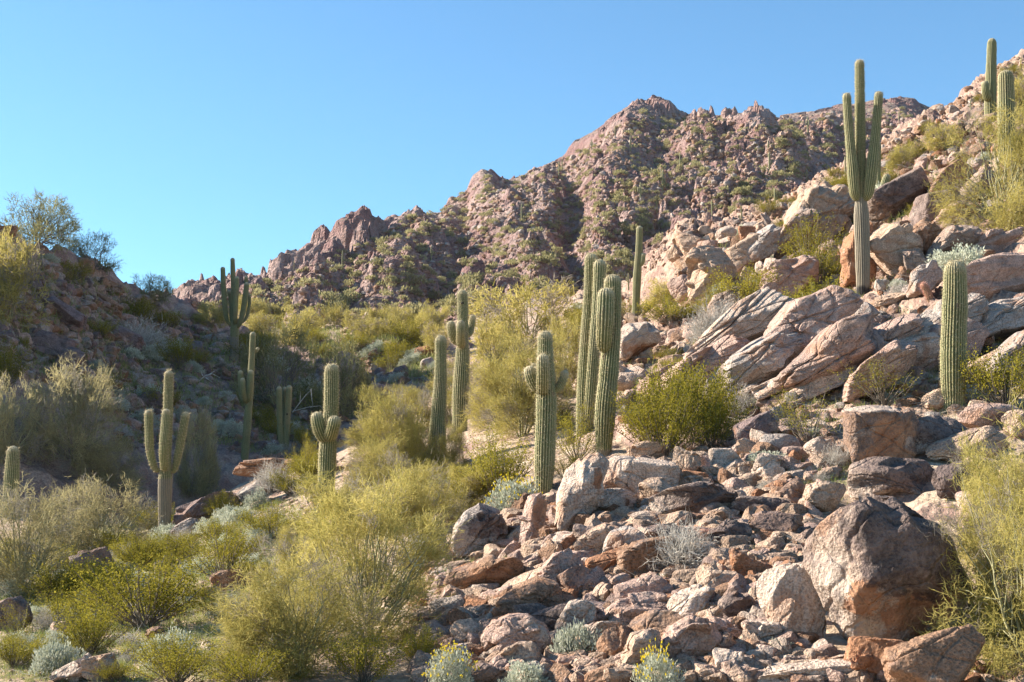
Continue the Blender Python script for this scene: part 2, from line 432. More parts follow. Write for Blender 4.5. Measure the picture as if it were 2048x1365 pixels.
def cactus_material(name, valley, crest, tip, bark):
    """info: r = how far out on a rib, g = corky old bark, b = spiny tip, a = char"""
    t = NT(name)
    at_ = t.n('ShaderNodeAttribute', attribute_name='info')
    sep = t.n('ShaderNodeSeparateColor', inp={0: at_.outputs['Color']})
    geo = t.n('ShaderNodeNewGeometry'); P = geo.outputs['Position']
    n1 = t.noise(P, 3.0, 4, 0.6); n2 = t.noise(P, 26, 3, 0.6)
    g = t.mix(t.mr(n1, 0.35, 0.65), valley, c3(valley, 1.45))
    g = t.mix(t.math('MULTIPLY', t.mr(t.noise(P, 1.1, 4, 0.6), 0.48, 0.7), 0.55), g, (0.19, 0.145, 0.075))
    rb = t.math('POWER', sep.outputs[0], 2.2)
    rb = t.math('MULTIPLY', rb, t.mr(n2, 0.3, 0.62, 0.45, 1.0))
    c = t.mix(rb, g, crest)
    c = t.mix(t.math('MULTIPLY', sep.outputs[2], 0.75), c, tip)
    scar = t.math('MULTIPLY', t.mr(t.noise(P, 5.0, 4, 0.6), 0.63, 0.70), 0.75)
    c = t.mix(scar, c, (0.20, 0.14, 0.085))
    bk = t.mix(t.mr(n2, 0.35, 0.65), c3(bark, 0.6), bark)
    bk = t.mix(t.math('MULTIPLY', sep.outputs[0], 0.5), c3(bark, 0.45), bk)
    bm = t.math('MULTIPLY', t.mr(t.math('ADD', sep.outputs[1], t.math('MULTIPLY', t.math('SUBTRACT', n1, 0.5), 0.5)), 0.35, 0.6), 0.9)
    c = t.mix(bm, c, bk)
    ch = t.mr(t.math('ADD', at_.outputs['Alpha'], t.math('MULTIPLY', t.math('SUBTRACT', n1, 0.5), 0.8)), 0.4, 0.65)
    c = t.mix(ch, c, (0.03, 0.025, 0.022))
    bs = t.n('ShaderNodeBsdfPrincipled', inp={'Base Color': c, 'Roughness': 0.6, 'Normal': t.bump(n2, 0.3, 0.02)})
    bs.inputs['Specular IOR Level'].default_value = 0.3
    return t.out(bs.outputs[0])

M = {}
M['rock'] = rock_material('granite', 1.0)
M['stone'] = rock_material('loose_stone', 1.3, 1.0, True)
M['ground'] = ground_material('desert_soil', (0.40, 0.29, 0.195), (0.33, 0.23, 0.155), (0.47, 0.365, 0.265), 1.0)
M['mountain'] = ground_material('mountain_soil', (0.31, 0.22, 0.18), (0.24, 0.19, 0.135), (0.35, 0.27, 0.22), 0.25, True)
M['saguaro'] = cactus_material('saguaro_skin', (0.085, 0.10, 0.036), (0.47, 0.40, 0.21), (0.54, 0.45, 0.28), (0.44, 0.36, 0.26))
M['spine'] = leaf_material('cactus_spine', (0.42, 0.35, 0.22), (0.62, 0.54, 0.37), 0.5)
M['barrel'] = cactus_material('barrel_skin', (0.16, 0.12, 0.06), (0.52, 0.26, 0.19), (0.55, 0.30, 0.20), (0.35, 0.25, 0.2))
M['red_spine'] = leaf_material('barrel_spine', (0.50, 0.24, 0.18), (0.68, 0.42, 0.33), 0.35)
M['palo'] = leaf_material('palo_verde_twig', (0.27, 0.24, 0.062), (0.57, 0.48, 0.165), 0.45, dead=(0.30, 0.26, 0.21))
M['palo_pale_dimmed'] = leaf_material('palo_verde_pale_dimmed_twig', (0.24, 0.21, 0.10), (0.54, 0.47, 0.25), 0.45, dead=(0.30, 0.27, 0.22))  # greyish palo twig, darkened to carry the shade on the left bushes
M['shaded_twig'] = leaf_material('dark_crest_twig', (0.16, 0.16, 0.07), (0.34, 0.32, 0.15), 0.3)  # darker palo twig copy: shade of backlit trees put into the colour
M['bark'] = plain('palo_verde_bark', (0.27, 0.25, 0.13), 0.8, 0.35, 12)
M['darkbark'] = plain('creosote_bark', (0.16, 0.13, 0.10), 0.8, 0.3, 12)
M['creosote'] = leaf_material('creosote_leaf', (0.16, 0.15, 0.022), (0.40, 0.335, 0.048), 0.4)
M['brittle'] = leaf_material('brittlebush_leaf', (0.31, 0.335, 0.235), (0.62, 0.62, 0.50), 0.25)
M['flower'] = leaf_material('yellow_flower', (0.75, 0.55, 0.02), (0.85, 0.70, 0.05), 0.3)
M['greytwig'] = leaf_material('grey_twig', (0.30, 0.27, 0.23), (0.60, 0.56, 0.49), 0.2)
M['scrub'] = leaf_material('far_scrub_leaf', (0.23, 0.21, 0.095), (0.45, 0.405, 0.205), 0.38)
M['grass'] = leaf_material('grass_blade', (0.17, 0.22, 0.06), (0.40, 0.38, 0.16), 0.35)
M['deadwood'] = plain('bleached_wood', (0.50, 0.45, 0.38), 0.8, 0.3, 10)
M['charwood'] = plain('charred_wood', (0.025, 0.022, 0.02), 0.8, 0.3, 10)
M['hole'] = plain('nest_hole', (0.02, 0.016, 0.012), 0.9, 0.2, 10)
# ------------------------------------------------------------------ terrain sheets
def grid_sheet(name, us, ys, apex, h, mat, smooth=True):
    uu, yy = np.meshgrid(us, ys)
    xx = uu * (yy + apex)
    zz = h(xx, yy)
    V = np.stack([xx.ravel(), yy.ravel(), zz.ravel()], 1)
    nu, ny = len(us), len(ys)
    i = (np.arange(ny - 1)[:, None] * nu + np.arange(nu - 1)[None, :]).ravel()
    Q = np.stack([i, i + 1, i + nu + 1, i + nu], 1)
    me = mesh_np(name, V, quads=Q, mats=[mat], smooth=smooth)
    if h is H_near:
        l, r = slopes(xx.ravel(), yy.ravel())
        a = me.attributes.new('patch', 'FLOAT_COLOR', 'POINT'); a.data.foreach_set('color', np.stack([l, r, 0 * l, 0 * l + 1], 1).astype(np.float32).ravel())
    return tag(obj(name, me), kind='structure')

ys = np.concatenate([np.linspace(2, 11, 12), np.geomspace(11.3, 175, 560)])
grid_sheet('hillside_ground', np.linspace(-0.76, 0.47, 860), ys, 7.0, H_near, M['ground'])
grid_sheet('mountain', np.linspace(-0.48, 0.45, 1250), np.linspace(163, 520, 560), 0.0, H_far, M['mountain'], False)
pl = 4000.0
V = [(-pl, -pl, -14), (pl, -pl, -14), (pl, pl, -14), (-pl, pl, -14)]
tag(obj('desert_plain', mesh_np('desert_plain', V, quads=[(0, 1, 2, 3)], mats=[M['ground']])), kind='structure')

# ------------------------------------------------------------------ rock shapes
_ICO = {}
def ico(n):
    if n not in _ICO:
        bm = bmesh.new(); bmesh.ops.create_icosphere(bm, subdivisions=n, radius=1.0)
        V = np.array([v.co[:] for v in bm.verts]); T = np.array([[v.index for v in f.verts] for f in bm.faces], np.int32)
        bm.free(); _ICO[n] = (V / np.linalg.norm(V, axis=1)[:, None], T)
    return _ICO[n]

def rock_shape(seed, sub=4, sharp=14, nplanes=14, rough=0.05, strat=0.0, boxy=0.0, lump=0.0, planes=None, bites=5, cracks=3):
    """a boulder of unit half-size, broken along planes, with a rough skin"""
    rng = np.random.default_rng(seed)
    D, T = ico(sub)
    N = rng.normal(size=(nplanes, 3)); N /= np.linalg.norm(N, axis=1)[:, None]
    dist = rng.uniform(0.62, 1.0, nplanes)
    if boxy > 0:
        B = np.array([(1, 0, 0), (-1, 0, 0), (0, 1, 0), (0, -1, 0), (0, 0, 1), (0, 0, -1)], float)
        B += rng.normal(0, 0.16, B.shape); B /= np.linalg.norm(B, axis=1)[:, None]
        N = np.vstack([B, N]); dist = np.concatenate([np.full(6, 0.72 - 0.15 * boxy), dist])
    if planes:
        B = np.array([p[:3] for p in planes], float); N = np.vstack([B / np.linalg.norm(B, axis=1)[:, None], N]); dist = np.concatenate([[p[3] for p in planes], dist])
    dt = np.maximum(D @ N.T, 0) / dist
    r = (np.sum(dt ** sharp, 1) + 0.82 ** sharp) ** (-1.0 / sharp)
    P = D * r[:, None]
    o = rng.uniform(0, 50, 3)
    if lump: P = P * (1 + lump * fbm3(P * 1.5 + o, 3, seed % 97))[:, None]
    for _ in range(bites):
        b = rng.normal(size=3); b /= np.linalg.norm(b)
        q = P @ b; c = np.percentile(q, rng.uniform(78, 94))
        m = sstep(-0.03, 0.05, fbm3(P * 1.2 + rng.uniform(0, 40, 3), 2, 5) + 0.08)
        P = P - b * (np.maximum(q - c, 0) * m * 0.92)[:, None]
    for _ in range(cracks):
        g = rng.normal(size=3) * np.array([1, .5, 1]); g /= np.linalg.norm(g)
        d = np.abs(P @ g - rng.uniform(-.4, .4) + 0.16 * fbm3(P * 1.6 + rng.uniform(0, 40, 3), 3, 9))
        P = P * (1 - 0.055 * np.exp(-(d / 0.022) ** 2))[:, None]
    n1 = fbm3(P * 2.6 + o, 5, seed % 89, 0.58)
    n2 = 1 - np.abs(fbm3(P * 1.9 + o + 9, 3, seed % 83)) * 3
    rough = rough * 1.5
    P = P * (1 + rough * n1 + rough * 0.6 * np.minimum(n2, 0.6))[:, None]
    if strat:
        a = rng.normal(size=3) * 0.25 + np.array([0, 0, 1.0]); a /= np.linalg.norm(a)
        q = (P @ a) * rng.uniform(3.5, 5.5) + 0.5 * fbm3(P * 2 + o, 2, 3)
        saw = q - np.floor(q)
        P = P * (1 + strat * (sstep(0.0, 0.25, saw) - saw))[:, None]
    return P, T

def fit(P):
    lo = P.min(0); hi = P.max(0)
    return (P - (lo + hi) / 2) / ((hi - lo) / 2)

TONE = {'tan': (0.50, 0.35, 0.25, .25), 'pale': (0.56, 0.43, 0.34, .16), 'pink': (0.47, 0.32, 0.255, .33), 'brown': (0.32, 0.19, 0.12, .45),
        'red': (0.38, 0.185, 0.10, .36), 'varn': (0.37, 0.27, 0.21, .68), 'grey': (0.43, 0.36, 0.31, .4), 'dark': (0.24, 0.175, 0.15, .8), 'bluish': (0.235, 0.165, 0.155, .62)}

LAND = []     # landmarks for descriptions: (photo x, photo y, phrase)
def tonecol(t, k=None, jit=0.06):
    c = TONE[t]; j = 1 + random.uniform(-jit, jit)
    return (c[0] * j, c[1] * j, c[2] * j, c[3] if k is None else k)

NROCK = [0]
def boulder(cx, cy, w, h, tone, label, tilt=0, sharp=14, depth=0.85, seed=None, boxy=0.0, strat=0.0, rough=0.05, name='boulder', by=None, lump=0.0, up=0, varn=None, lean=0, outline=None, planes=None, patch=(), bites=5, cracks=3):
    """a rock whose outline is about w by h at the photo position cx, cy; it stands on the terrain found under its foot"""
    NROCK[0] += 1
    if name == 'boulder' and cy > 850 and w < 230: w, h = w * 1.1, h * 1.1
    seed = seed or (100 + NROCK[0] * 7)
    ct, st_ = math.cos(math.radians(tilt)), math.sin(math.radians(tilt))
    hh = (abs(w * st_) + abs(h * ct)) / 2
    base = at(cx, by if by else cy + hh * 0.85)
    Y = base.y - 0.0
    k = 1 / ppm(Y)
    sub = 6 if w > 115 else 5 if w > 40 else 4
    P, T = rock_shape(seed, sub, sharp * 1.8, 16, rough, strat, boxy, lump, planes, bites, cracks)
    P = fit(P) * np.array([w * k / 2, depth * (w + h) * k / 4, h * k / 2])
    if lean:
        a = math.radians(lean); c, s = math.cos(a), math.sin(a)
        P = np.stack([P[:, 0], P[:, 1] * c - P[:, 2] * s, P[:, 1] * s + P[:, 2] * c], 1)
    P = np.stack([P[:, 0] * ct + P[:, 2] * st_, P[:, 1], -P[:, 0] * st_ + P[:, 2] * ct], 1)
    if outline:
        # give the silhouette the corners of the stone in the photo
        ang = np.arctan2(P[:, 2], P[:, 0]); rad = np.hypot(P[:, 0], P[:, 2]); nb = 96
        bi = ((ang + math.pi) / (2 * math.pi) * nb).astype(int) % nb
        sil = np.zeros(nb); np.maximum.at(sil, bi, rad)
        ok_ = np.nonzero(sil > 0)[0]; sil = np.interp(np.arange(nb), np.concatenate([ok_ - nb, ok_, ok_ + nb]), np.tile(sil[ok_], 3))
        ga = (np.arange(nb) + .5) / nb * 2 * math.pi - math.pi
        ox = np.array([(x - cx) * k for x, y in outline]); oz = np.array([(cy - y) * k for x, y in outline])
        oxx = np.interp(np.linspace(0, len(ox), 400, endpoint=False), np.arange(len(ox) + 1), np.append(ox, ox[0])); ozz = np.interp(np.linspace(0, len(oz), 400, endpoint=False), np.arange(len(oz) + 1), np.append(oz, oz[0]))
        oa = np.arctan2(ozz, oxx); s_ = np.argsort(oa); orr = np.hypot(oxx, ozz)[s_]; oa = oa[s_]
        tgt = np.interp(ga, np.concatenate([oa - 2 * math.pi, oa, oa + 2 * math.pi]), np.tile(orr, 3))
        q = np.clip(tgt / np.maximum(sil, 1e-6), .4, 2.2); ker = np.array([.25, .5, .25])
        q = np.convolve(np.concatenate([q[-2:], q, q[:2]]), ker, 'same')[2:-2]
        f = np.interp(ang, np.concatenate([ga - 2 * math.pi, ga, ga + 2 * math.pi]), np.tile(q, 3))
        P[:, 0] *= f; P[:, 2] *= f
    me = mesh_np(name, P, tris=T, mats=[M['rock']], smooth=False)
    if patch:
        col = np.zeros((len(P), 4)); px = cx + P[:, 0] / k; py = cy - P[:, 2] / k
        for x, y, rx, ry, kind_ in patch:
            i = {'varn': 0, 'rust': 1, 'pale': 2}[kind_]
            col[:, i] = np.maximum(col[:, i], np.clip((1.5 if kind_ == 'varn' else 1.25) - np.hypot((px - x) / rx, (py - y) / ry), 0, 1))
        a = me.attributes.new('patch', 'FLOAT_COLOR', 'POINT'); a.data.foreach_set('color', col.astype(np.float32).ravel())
    Yc = Y + depth * (w + h) * k / 4 * 0.75 - up
    o = obj(name, me, loc=pt(cx, cy, Yc))
    o.color = tonecol(tone, varn)
    tag(o, label, 'rock' if name != 'bedrock_slab' else 'rock slab', None, 'thing')
    return o

# ------------------------------------------------------------------ ribbed cacti
def column(points, radii, nrib=20, depth=0.17, seed=0, step=None, tipround=True, bark=None, char=0.0, spines=0, spine_len=0.04, tip_len=0.25):
    """a ribbed column along a smooth path; radii: (fraction of length, radius) pairs"""
    rng = np.random.default_rng(seed)
    P = np.array([tuple(p) for p in points], float)
    # smooth path (Catmull-Rom)
    Q = [P[0]]
    E = np.vstack([2 * P[0] - P[1], P, 2 * P[-1] - P[-2]])
    for i in range(len(P) - 1):
        a, b, c, d = E[i:i + 4]
        for t in np.linspace(0, 1, 13)[1:]:
            Q.append(0.5 * (2 * b + (c - a) * t + (2 * a - 5 * b + 4 * c - d) * t * t + (3 * b - a - 3 * c + d) * t ** 3))
    Q = np.array(Q)
    L = np.concatenate([[0], np.cumsum(np.linalg.norm(np.diff(Q, axis=0), axis=1))])
    rmax = max(r for _, r in radii)
    step = step or max(rmax * 0.28, 0.03)
    rt = radii[-1][1]
    n = max(int(L[-1] / step), 6)
    s = np.linspace(0, max(L[-1] - rt * 1.15, L[-1] * 0.3), n)
    s = np.concatenate([s, s[-1] + (L[-1] - s[-1]) * np.sin(np.linspace(0.14, 1, 9) * math.pi / 2)])
    C = np.stack([np.interp(s, L, Q[:, k]) for k in range(3)], 1)
    fr = s / L[-1]
    R = np.interp(fr, [a for a, _ in radii], [b for _, b in radii])
    o = rng.uniform(0, 99)
    R = R * (1 + 0.06 * fbm2(s / 0.6 + o, 0 * s, 3, 2) + 0.03 * fbm2(s / 0.16 + o, 0 * s, 2, 6) - 0.05 * np.exp(-((((s + o) / 0.9) % 1 - 0.5) / 0.06) ** 2) * (vnoise2(s / 0.9 + o, 0 * s, 9) > 0.5))
    x = np.clip((s - s[n - 1]) / max(L[-1] - s[n - 1], 1e-6), 0, 1)
    R = R * np.sqrt(np.maximum(1 - x ** 2.3, 0.0009))
    Tn = np.gradient(C, axis=0); Tn /= np.linalg.norm(Tn, axis=1)[:, None] + 1e-9
    ref = np.array([0.0, 1.0, 0.0]) if abs(Tn[0][1]) < 0.9 else np.array([1.0, 0, 0])
    A = np.zeros_like(Tn); a = np.cross(ref, Tn[0]); a /= np.linalg.norm(a)
    for i in range(len(s)):
        a = a - Tn[i] * (a @ Tn[i]); a /= np.linalg.norm(a); A[i] = a
    B = np.cross(Tn, A)
    m = nrib * 4
    th = np.arange(m) / m * 2 * math.pi
    prof = np.array([1.0, 0.955, 0.955 - depth, 0.955])[np.arange(m) % 4]
    rib = np.array([1.0, 0.45, 0.0, 0.45])[np.arange(m) % 4]
    wob = 1 + 0.03 * fbm2(np.cos(th) * 1.3 + o, np.sin(th) * 1.3, 2, 4)
    prof = prof * wob * (1 + rng.normal(0, .018, nrib))[np.arange(m) // 4]
    V = C[:, None, :] + R[:, None, None] * prof[None, :, None] * (np.cos(th)[None, :, None] * A[:, None, :] + np.sin(th)[None, :, None] * B[:, None, :])
    nr = len(s)
    V = V.reshape(-1, 3)
    i = (np.arange(nr - 1)[:, None] * m + np.arange(m)[None, :]); j = (np.arange(nr - 1)[:, None] * m + (np.arange(m)[None, :] + 1) % m)
    Qd = np.stack([i.ravel(), j.ravel(), j.ravel() + m, i.ravel() + m], 1)
    V = np.vstack([V, C[-1][None] + Tn[-1][None] * R[-1]]); top = len(V) - 1
    la = (nr - 1) * m + np.arange(m)
    Tr = np.stack([la, np.roll(la, -1), np.full(m, top)], 1)
    ribv = np.append(np.tile(rib, nr), 1.0)
    bk = np.zeros(nr)
    if bark: bk = sstep(bark[1], bark[0], fr)
    tipv = sstep(L[-1] - tip_len, L[-1] - 0.02, s)
    info = np.zeros((len(V), 4)); info[:, 0] = ribv
    info[:-1, 1] = np.repeat(bk, m); info[:-1, 2] = np.repeat(tipv, m); info[-1, 2] = 1
    if char: info[:-1, 3] = np.repeat(sstep(char, char * 0.3, fr), m)
    mi = np.zeros(len(Qd) + len(Tr), int)
    tris = [Tr]; verts = [V]; infos = [info]; mis = [mi]
    if spines:
        sp = np.arange(0.12, L[-1], spines)
        k = rng.integers(0, 1000)
        rows = np.interp(sp, s, np.arange(nr))
        rows = np.repeat(rows, nrib) + rng.uniform(-0.5, 0.5, len(sp) * nrib)
        rows = np.clip(rows, 0, nr - 1.01)
        cols = np.tile(np.arange(nrib) * 4, len(sp))
        keep = (rng.random(len(rows)) < 0.95) & (np.interp(rows, np.arange(nr), bk) < 0.5)
        rows = rows[keep]; cols = cols[keep]
        r0 = rows.astype(int); f = (rows - r0)[:, None]
        base = V[r0 * m + cols] * (1 - f) + V[np.minimum(r0 + 1, nr - 1) * m + cols] * f
        out = base - C[r0]; out /= np.linalg.norm(out, axis=1)[:, None] + 1e-9
        axis = Tn[r0]
        more = np.interp(rows, np.arange(nr), tipv)
        reps = 3
        base = np.repeat(base, reps, 0); out = np.repeat(out, reps, 0); axis = np.repeat(axis, reps, 0); more = np.repeat(more, reps)
        N = len(base)
        d = out * 0.8 + axis * (0.5 * more)[:, None] + rng.normal(0, 0.55, (N, 3)); d /= np.linalg.norm(d, axis=1)[:, None]
        ln = spine_len * rng.uniform(0.6, 1.3, N) * (1 + 0.5 * more)
        side = np.cross(d, rng.normal(size=(N, 3))); side /= np.linalg.norm(side, axis=1)[:, None] + 1e-9
        wd = spine_len * 0.07
        SV = np.stack([base - side * wd, base + side * wd, base + d * ln[:, None]], 1).reshape(-1, 3)
        st0 = len(V)
        verts.append(SV); tris.append(st0 + np.arange(N * 3).reshape(-1, 3))
        si = np.zeros((N * 3, 4)); si[:, 0] = np.repeat(rng.random(N), 3); infos.append(si)
        mis.append(np.ones(N, int))
    return np.vstack(verts), Qd, np.vstack(tris), np.vstack(infos), np.concatenate(mis)

def column_mesh(name, skin, spine, **kw):
    V, Q, T, I, mi = column(**kw)
    return mesh_np(name, V, quads=Q, tris=T, mats=[M[skin], M[spine]], mi=mi, colors=I, attrs={'tint': I[:, 0]})

# ------------------------------------------------------------------ foliage builders
def unit(v): return v / (np.linalg.norm(v, axis=-1, keepdims=True) + 1e-9)

def ribbons(P, D, L, Wd, rng, bend=0.25, tint=None):
    """thin two-piece bent strips from P along D"""
    N = len(P)
    side = unit(np.cross(D, rng.normal(size=(N, 3))))
    b = rng.normal(0, bend, (N, 3)); b[:, 2] += bend * 0.3
    D2 = unit(D + b)
    p1 = P + D * (L * 0.5)[:, None]; p2 = p1 + D2 * (L * 0.5)[:, None]
    w = Wd[:, None]
    V = np.stack([P - side * w, P + side * w, p1 + side * w * 0.8, p1 - side * w * 0.8, p2], 1).reshape(-1, 3)
    i = np.arange(N) * 5
    Q = np.stack([i, i + 1, i + 2, i + 3], 1); T = np.stack([i + 3, i + 2, i + 4], 1)
    return V, Q, T, np.repeat(tint, 5), p1, p2, D2

def tube(path, radii, k=5):
    P = np.asarray(path, float); n = len(P)
    Tn = unit(np.gradient(P, axis=0))
    a = unit(np.cross(Tn, np.array([0.31, 0.83, 0.2]))); b = np.cross(Tn, a)
    th = np.arange(k) / k * 2 * math.pi
    V = (P[:, None, :] + np.asarray(radii)[:, None, None] * (np.cos(th)[None, :, None] * a[:, None, :] + np.sin(th)[None, :, None] * b[:, None, :])).reshape(-1, 3)
    i = np.arange(n - 1)[:, None] * k + np.arange(k)[None]; j = np.arange(n - 1)[:, None] * k + (np.arange(k)[None] + 1) % k
    return V, np.stack([i.ravel(), j.ravel(), j.ravel() + k, i.ravel() + k], 1)

class Acc:
    def __init__(s): s.V = []; s.Q = []; s.T = []; s.t = []; s.n = 0; s.mq = []; s.mt = []
    def add(s, V, Q=None, T=None, t=None, mi=0):
        s.V.append(V); s.t.append(np.zeros(len(V)) if t is None else t)
        if Q is not None and len(Q): s.Q.append(Q + s.n); s.mq.append(np.full(len(Q), mi))
        if T is not None and len(T): s.T.append(T + s.n); s.mt.append(np.full(len(T), mi))
        s.n += len(V)
    def mesh(s, name, mats, smooth=False):
        Q = np.vstack(s.Q) if s.Q else None; T = np.vstack(s.T) if s.T else None
        mi = np.concatenate((s.mq + s.mt))
        return mesh_np(name, np.vstack(s.V), Q, T, mats, mi, {'tint': np.concatenate(s.t)}, smooth)

def limbs(rng, n, R, Hh, r0, wig=0.22, spread=(0.25, 1.0)):
    """crooked limbs from the base to the crown; returns trunk parts and branch end points"""
    acc = Acc(); ends = []
    for k in range(n):
        az = 2 * math.pi * (k + rng.uniform(-.35, .35)) / n
        rad = R * rng.uniform(*spread)
        top = np.array([math.cos(az) * rad, math.sin(az) * rad, Hh * rng.uniform(0.55, 0.95)])
        st = np.array([math.cos(az), math.sin(az), 0]) * r0 * 1.2
        m = 8; t = np.linspace(0, 1, m)[:, None]
        path = st + (top - st) * np.concatenate([t ** 0.85, t ** 0.85, t ** 1.15], 1)
        path += np.cumsum(rng.normal(0, wig * R * 0.1, (m, 3)), 0) * t
        path[0, 2] = -0.25
        V, Q = tube(path, np.linspace(r0, r0 * 0.25, m)); acc.add(V, Q)
        ends.append(path[-1])
        for q in range(5):
            i = rng.integers(2, m - 1)
            d = unit(path[i + 1] - path[i] + rng.normal(0, 0.55, 3) * R * 0.3 + np.array([0, 0, .02]))
            ln = R * rng.uniform(0.3, 0.6)
            p2 = path[i] + np.linspace(0, 1, 5)[:, None] * d * ln + np.cumsum(rng.normal(0, 0.03 * R, (5, 3)), 0)
            V, Q = tube(p2, np.linspace(r0 * 0.4, r0 * 0.12, 5), 4); acc.add(V, Q); ends.append(p2[-1])
    return acc, np.array(ends)

def palo_verde(seed, R=1.3, Hh=2.0, ncl=170, per=34, tw=0.0045, tl=0.24, upright=0.35, low=0.03, gap=0.55):
    rng = np.random.default_rng(seed)
    tr, ends = limbs(rng, 6, R, Hh * 0.85, 0.034, 0.4, (0.15, 0.8))
    u = unit(rng.normal(size=(ncl * 4, 3))); u[:, 2] = (u[:, 2] * 0.5 + 0.5) ** 1.25
    rr = rng.uniform(0.15, 1.0, len(u)) ** 0.45
    ring = np.sqrt(np.clip(1 - (u[:, 2] * 1.25 - 0.35) ** 2, 0.05, 1))
    xy = unit(u[:, :2]) * (ring * rr)[:, None]
    c = np.concatenate([xy * R, (u[:, 2:3] * (0.35 + 0.65 * rr[:, None]) * (1 - low) + low) * Hh], 1)
    lumps = fbm3(c * (1.7 / R) + seed, 3, seed % 50)
    c[:, :2] *= (1 + 0.45 * lumps)[:, None]; c[:, 2] *= 1 + 0.22 * lumps
    keep = np.argsort(-lumps + rng.uniform(0, 1.1 - gap, len(c)))[:ncl]
    c = np.vstack([c[keep], ends])
    d = unit(np.concatenate([c[:, :2], (c[:, 2:3] - 0.35 * Hh) * 0.8], 1) + np.array([0, 0, upright * R]) + rng.normal(0, 0.35 * R, c.shape))
    n = len(c)
    sz = rng.uniform(0.45, 1.5, n)
    ci = rng.choice(n, n * per, p=sz ** 1.5 / (sz ** 1.5).sum()); N = len(ci)
    P = c[ci] + rng.normal(0, 0.085 * R, (N, 3)) * sz[ci][:, None]
    D = unit(d[ci] * 0.75 + rng.normal(0, 0.5, (N, 3)))
    L = tl * R / 1.3 * rng.uniform(0.4, 1.35, N)
    ct = rng.uniform(0.12, 0.95, n); ct[rng.random(n) < 0.13] = -0.15
    tint = np.where(ct[ci] < 0, 0, np.clip(ct[ci] + rng.normal(0, 0.2, N), 0.12, 1))
    acc = Acc()
    V, Q, T, t, p1, p2, D2 = ribbons(P, D, L, np.full(N, tw), rng, 0.35, tint); acc.add(V, Q, T, t)
    for pp in (p1, P + D * (L * 0.3)[:, None], p1 + (p2 - p1) * 0.4):
        D3 = unit(D2 + rng.normal(0, 0.65, (N, 3)))
        V, Q, T, t, *_ = ribbons(pp, D3, L * rng.uniform(0.25, 0.65, N), np.full(N, tw * 0.8), rng, 0.3, np.where(tint < 0.05, 0, np.clip(tint + 0.1, 0, 1))); acc.add(V, Q, T, t)
    for k in range(0, n, 2):
        a = c[k]; b = a * np.array([0.35, 0.35, 0.45]) + rng.normal(0, 0.08, 3) * R
        path = a + (b - a) * np.linspace(0, 1, 5)[:, None] + np.cumsum(rng.normal(0, 0.02 * R, (5, 3)), 0)
        V, Q = tube(path, np.linspace(0.005, 0.014, 5), 4); tr.add(V, Q)
    return tr, acc

def leaves(P, rng, ln, wd, up=0.3, tint=None, D=None, spread=0.8):
    N = len(P)
    D = unit(rng.normal(0, spread, (N, 3)) + (np.array([0, 0, up]) if D is None else D))
    side = unit(np.cross(D, rng.normal(size=(N, 3))))
    l = ln * rng.uniform(0.6, 1.3, N)[:, None]; w = wd * rng.uniform(0.7, 1.2, N)[:, None]
    V = np.stack([P, P + D * l * 0.5 + side * w, P + D * l, P + D * l * 0.5 - side * w], 1).reshape(-1, 3)
    i = np.arange(N) * 4
    return V, np.stack([i, i + 1, i + 2, i + 3], 1), np.repeat(tint, 4)

def creosote(seed, R=0.8, Hh=1.1, nst=46, per=170, ln=0.03):
    rng = np.random.default_rng(seed)
    st = Acc(); fo = Acc()
    for k in range(nst):
        az = rng.uniform(0, 2 * math.pi); sp = R * rng.uniform(0.1, 1.0) ** 0.8
        top = np.array([math.cos(az) * sp, math.sin(az) * sp, Hh * rng.uniform(0.45, 1.0) * (1 - 0.35 * (sp / R) ** 2)])
        t = np.linspace(0, 1, 7)[:, None]
        path = top * np.concatenate([t ** 0.9, t ** 0.9, t ** 1.1], 1) + np.cumsum(rng.normal(0, 0.018, (7, 3)), 0)
        path[0] = (0.03 * math.cos(az), 0.03 * math.sin(az), -0.1)
        V, Q = tube(path, np.linspace(0.011, 0.003, 7), 4); st.add(V, Q)
        tt = rng.uniform(0.38, 1.06, per) ** 0.8
        P = np.stack([np.interp(tt, t[:, 0], path[:, j]) for j in range(3)], 1)
        # side sprays
        spray = rng.integers(0, 12, per); dirs = unit(rng.normal(size=(12, 3)) + np.array([0, 0, .5]))
        P += dirs[spray] * (rng.uniform(0, 0.17, per) * (0.5 + R * 0.6))[:, None] + rng.normal(0, 0.015, (per, 3))
        tint = np.clip(rng.uniform(0.15, 0.75) + rng.normal(0, 0.25, per), 0, 1)
        V, Q, t_ = leaves(P, rng, ln, ln * 0.32, 0.5, tint); fo.add(V, Q, None, t_)
    return st, fo

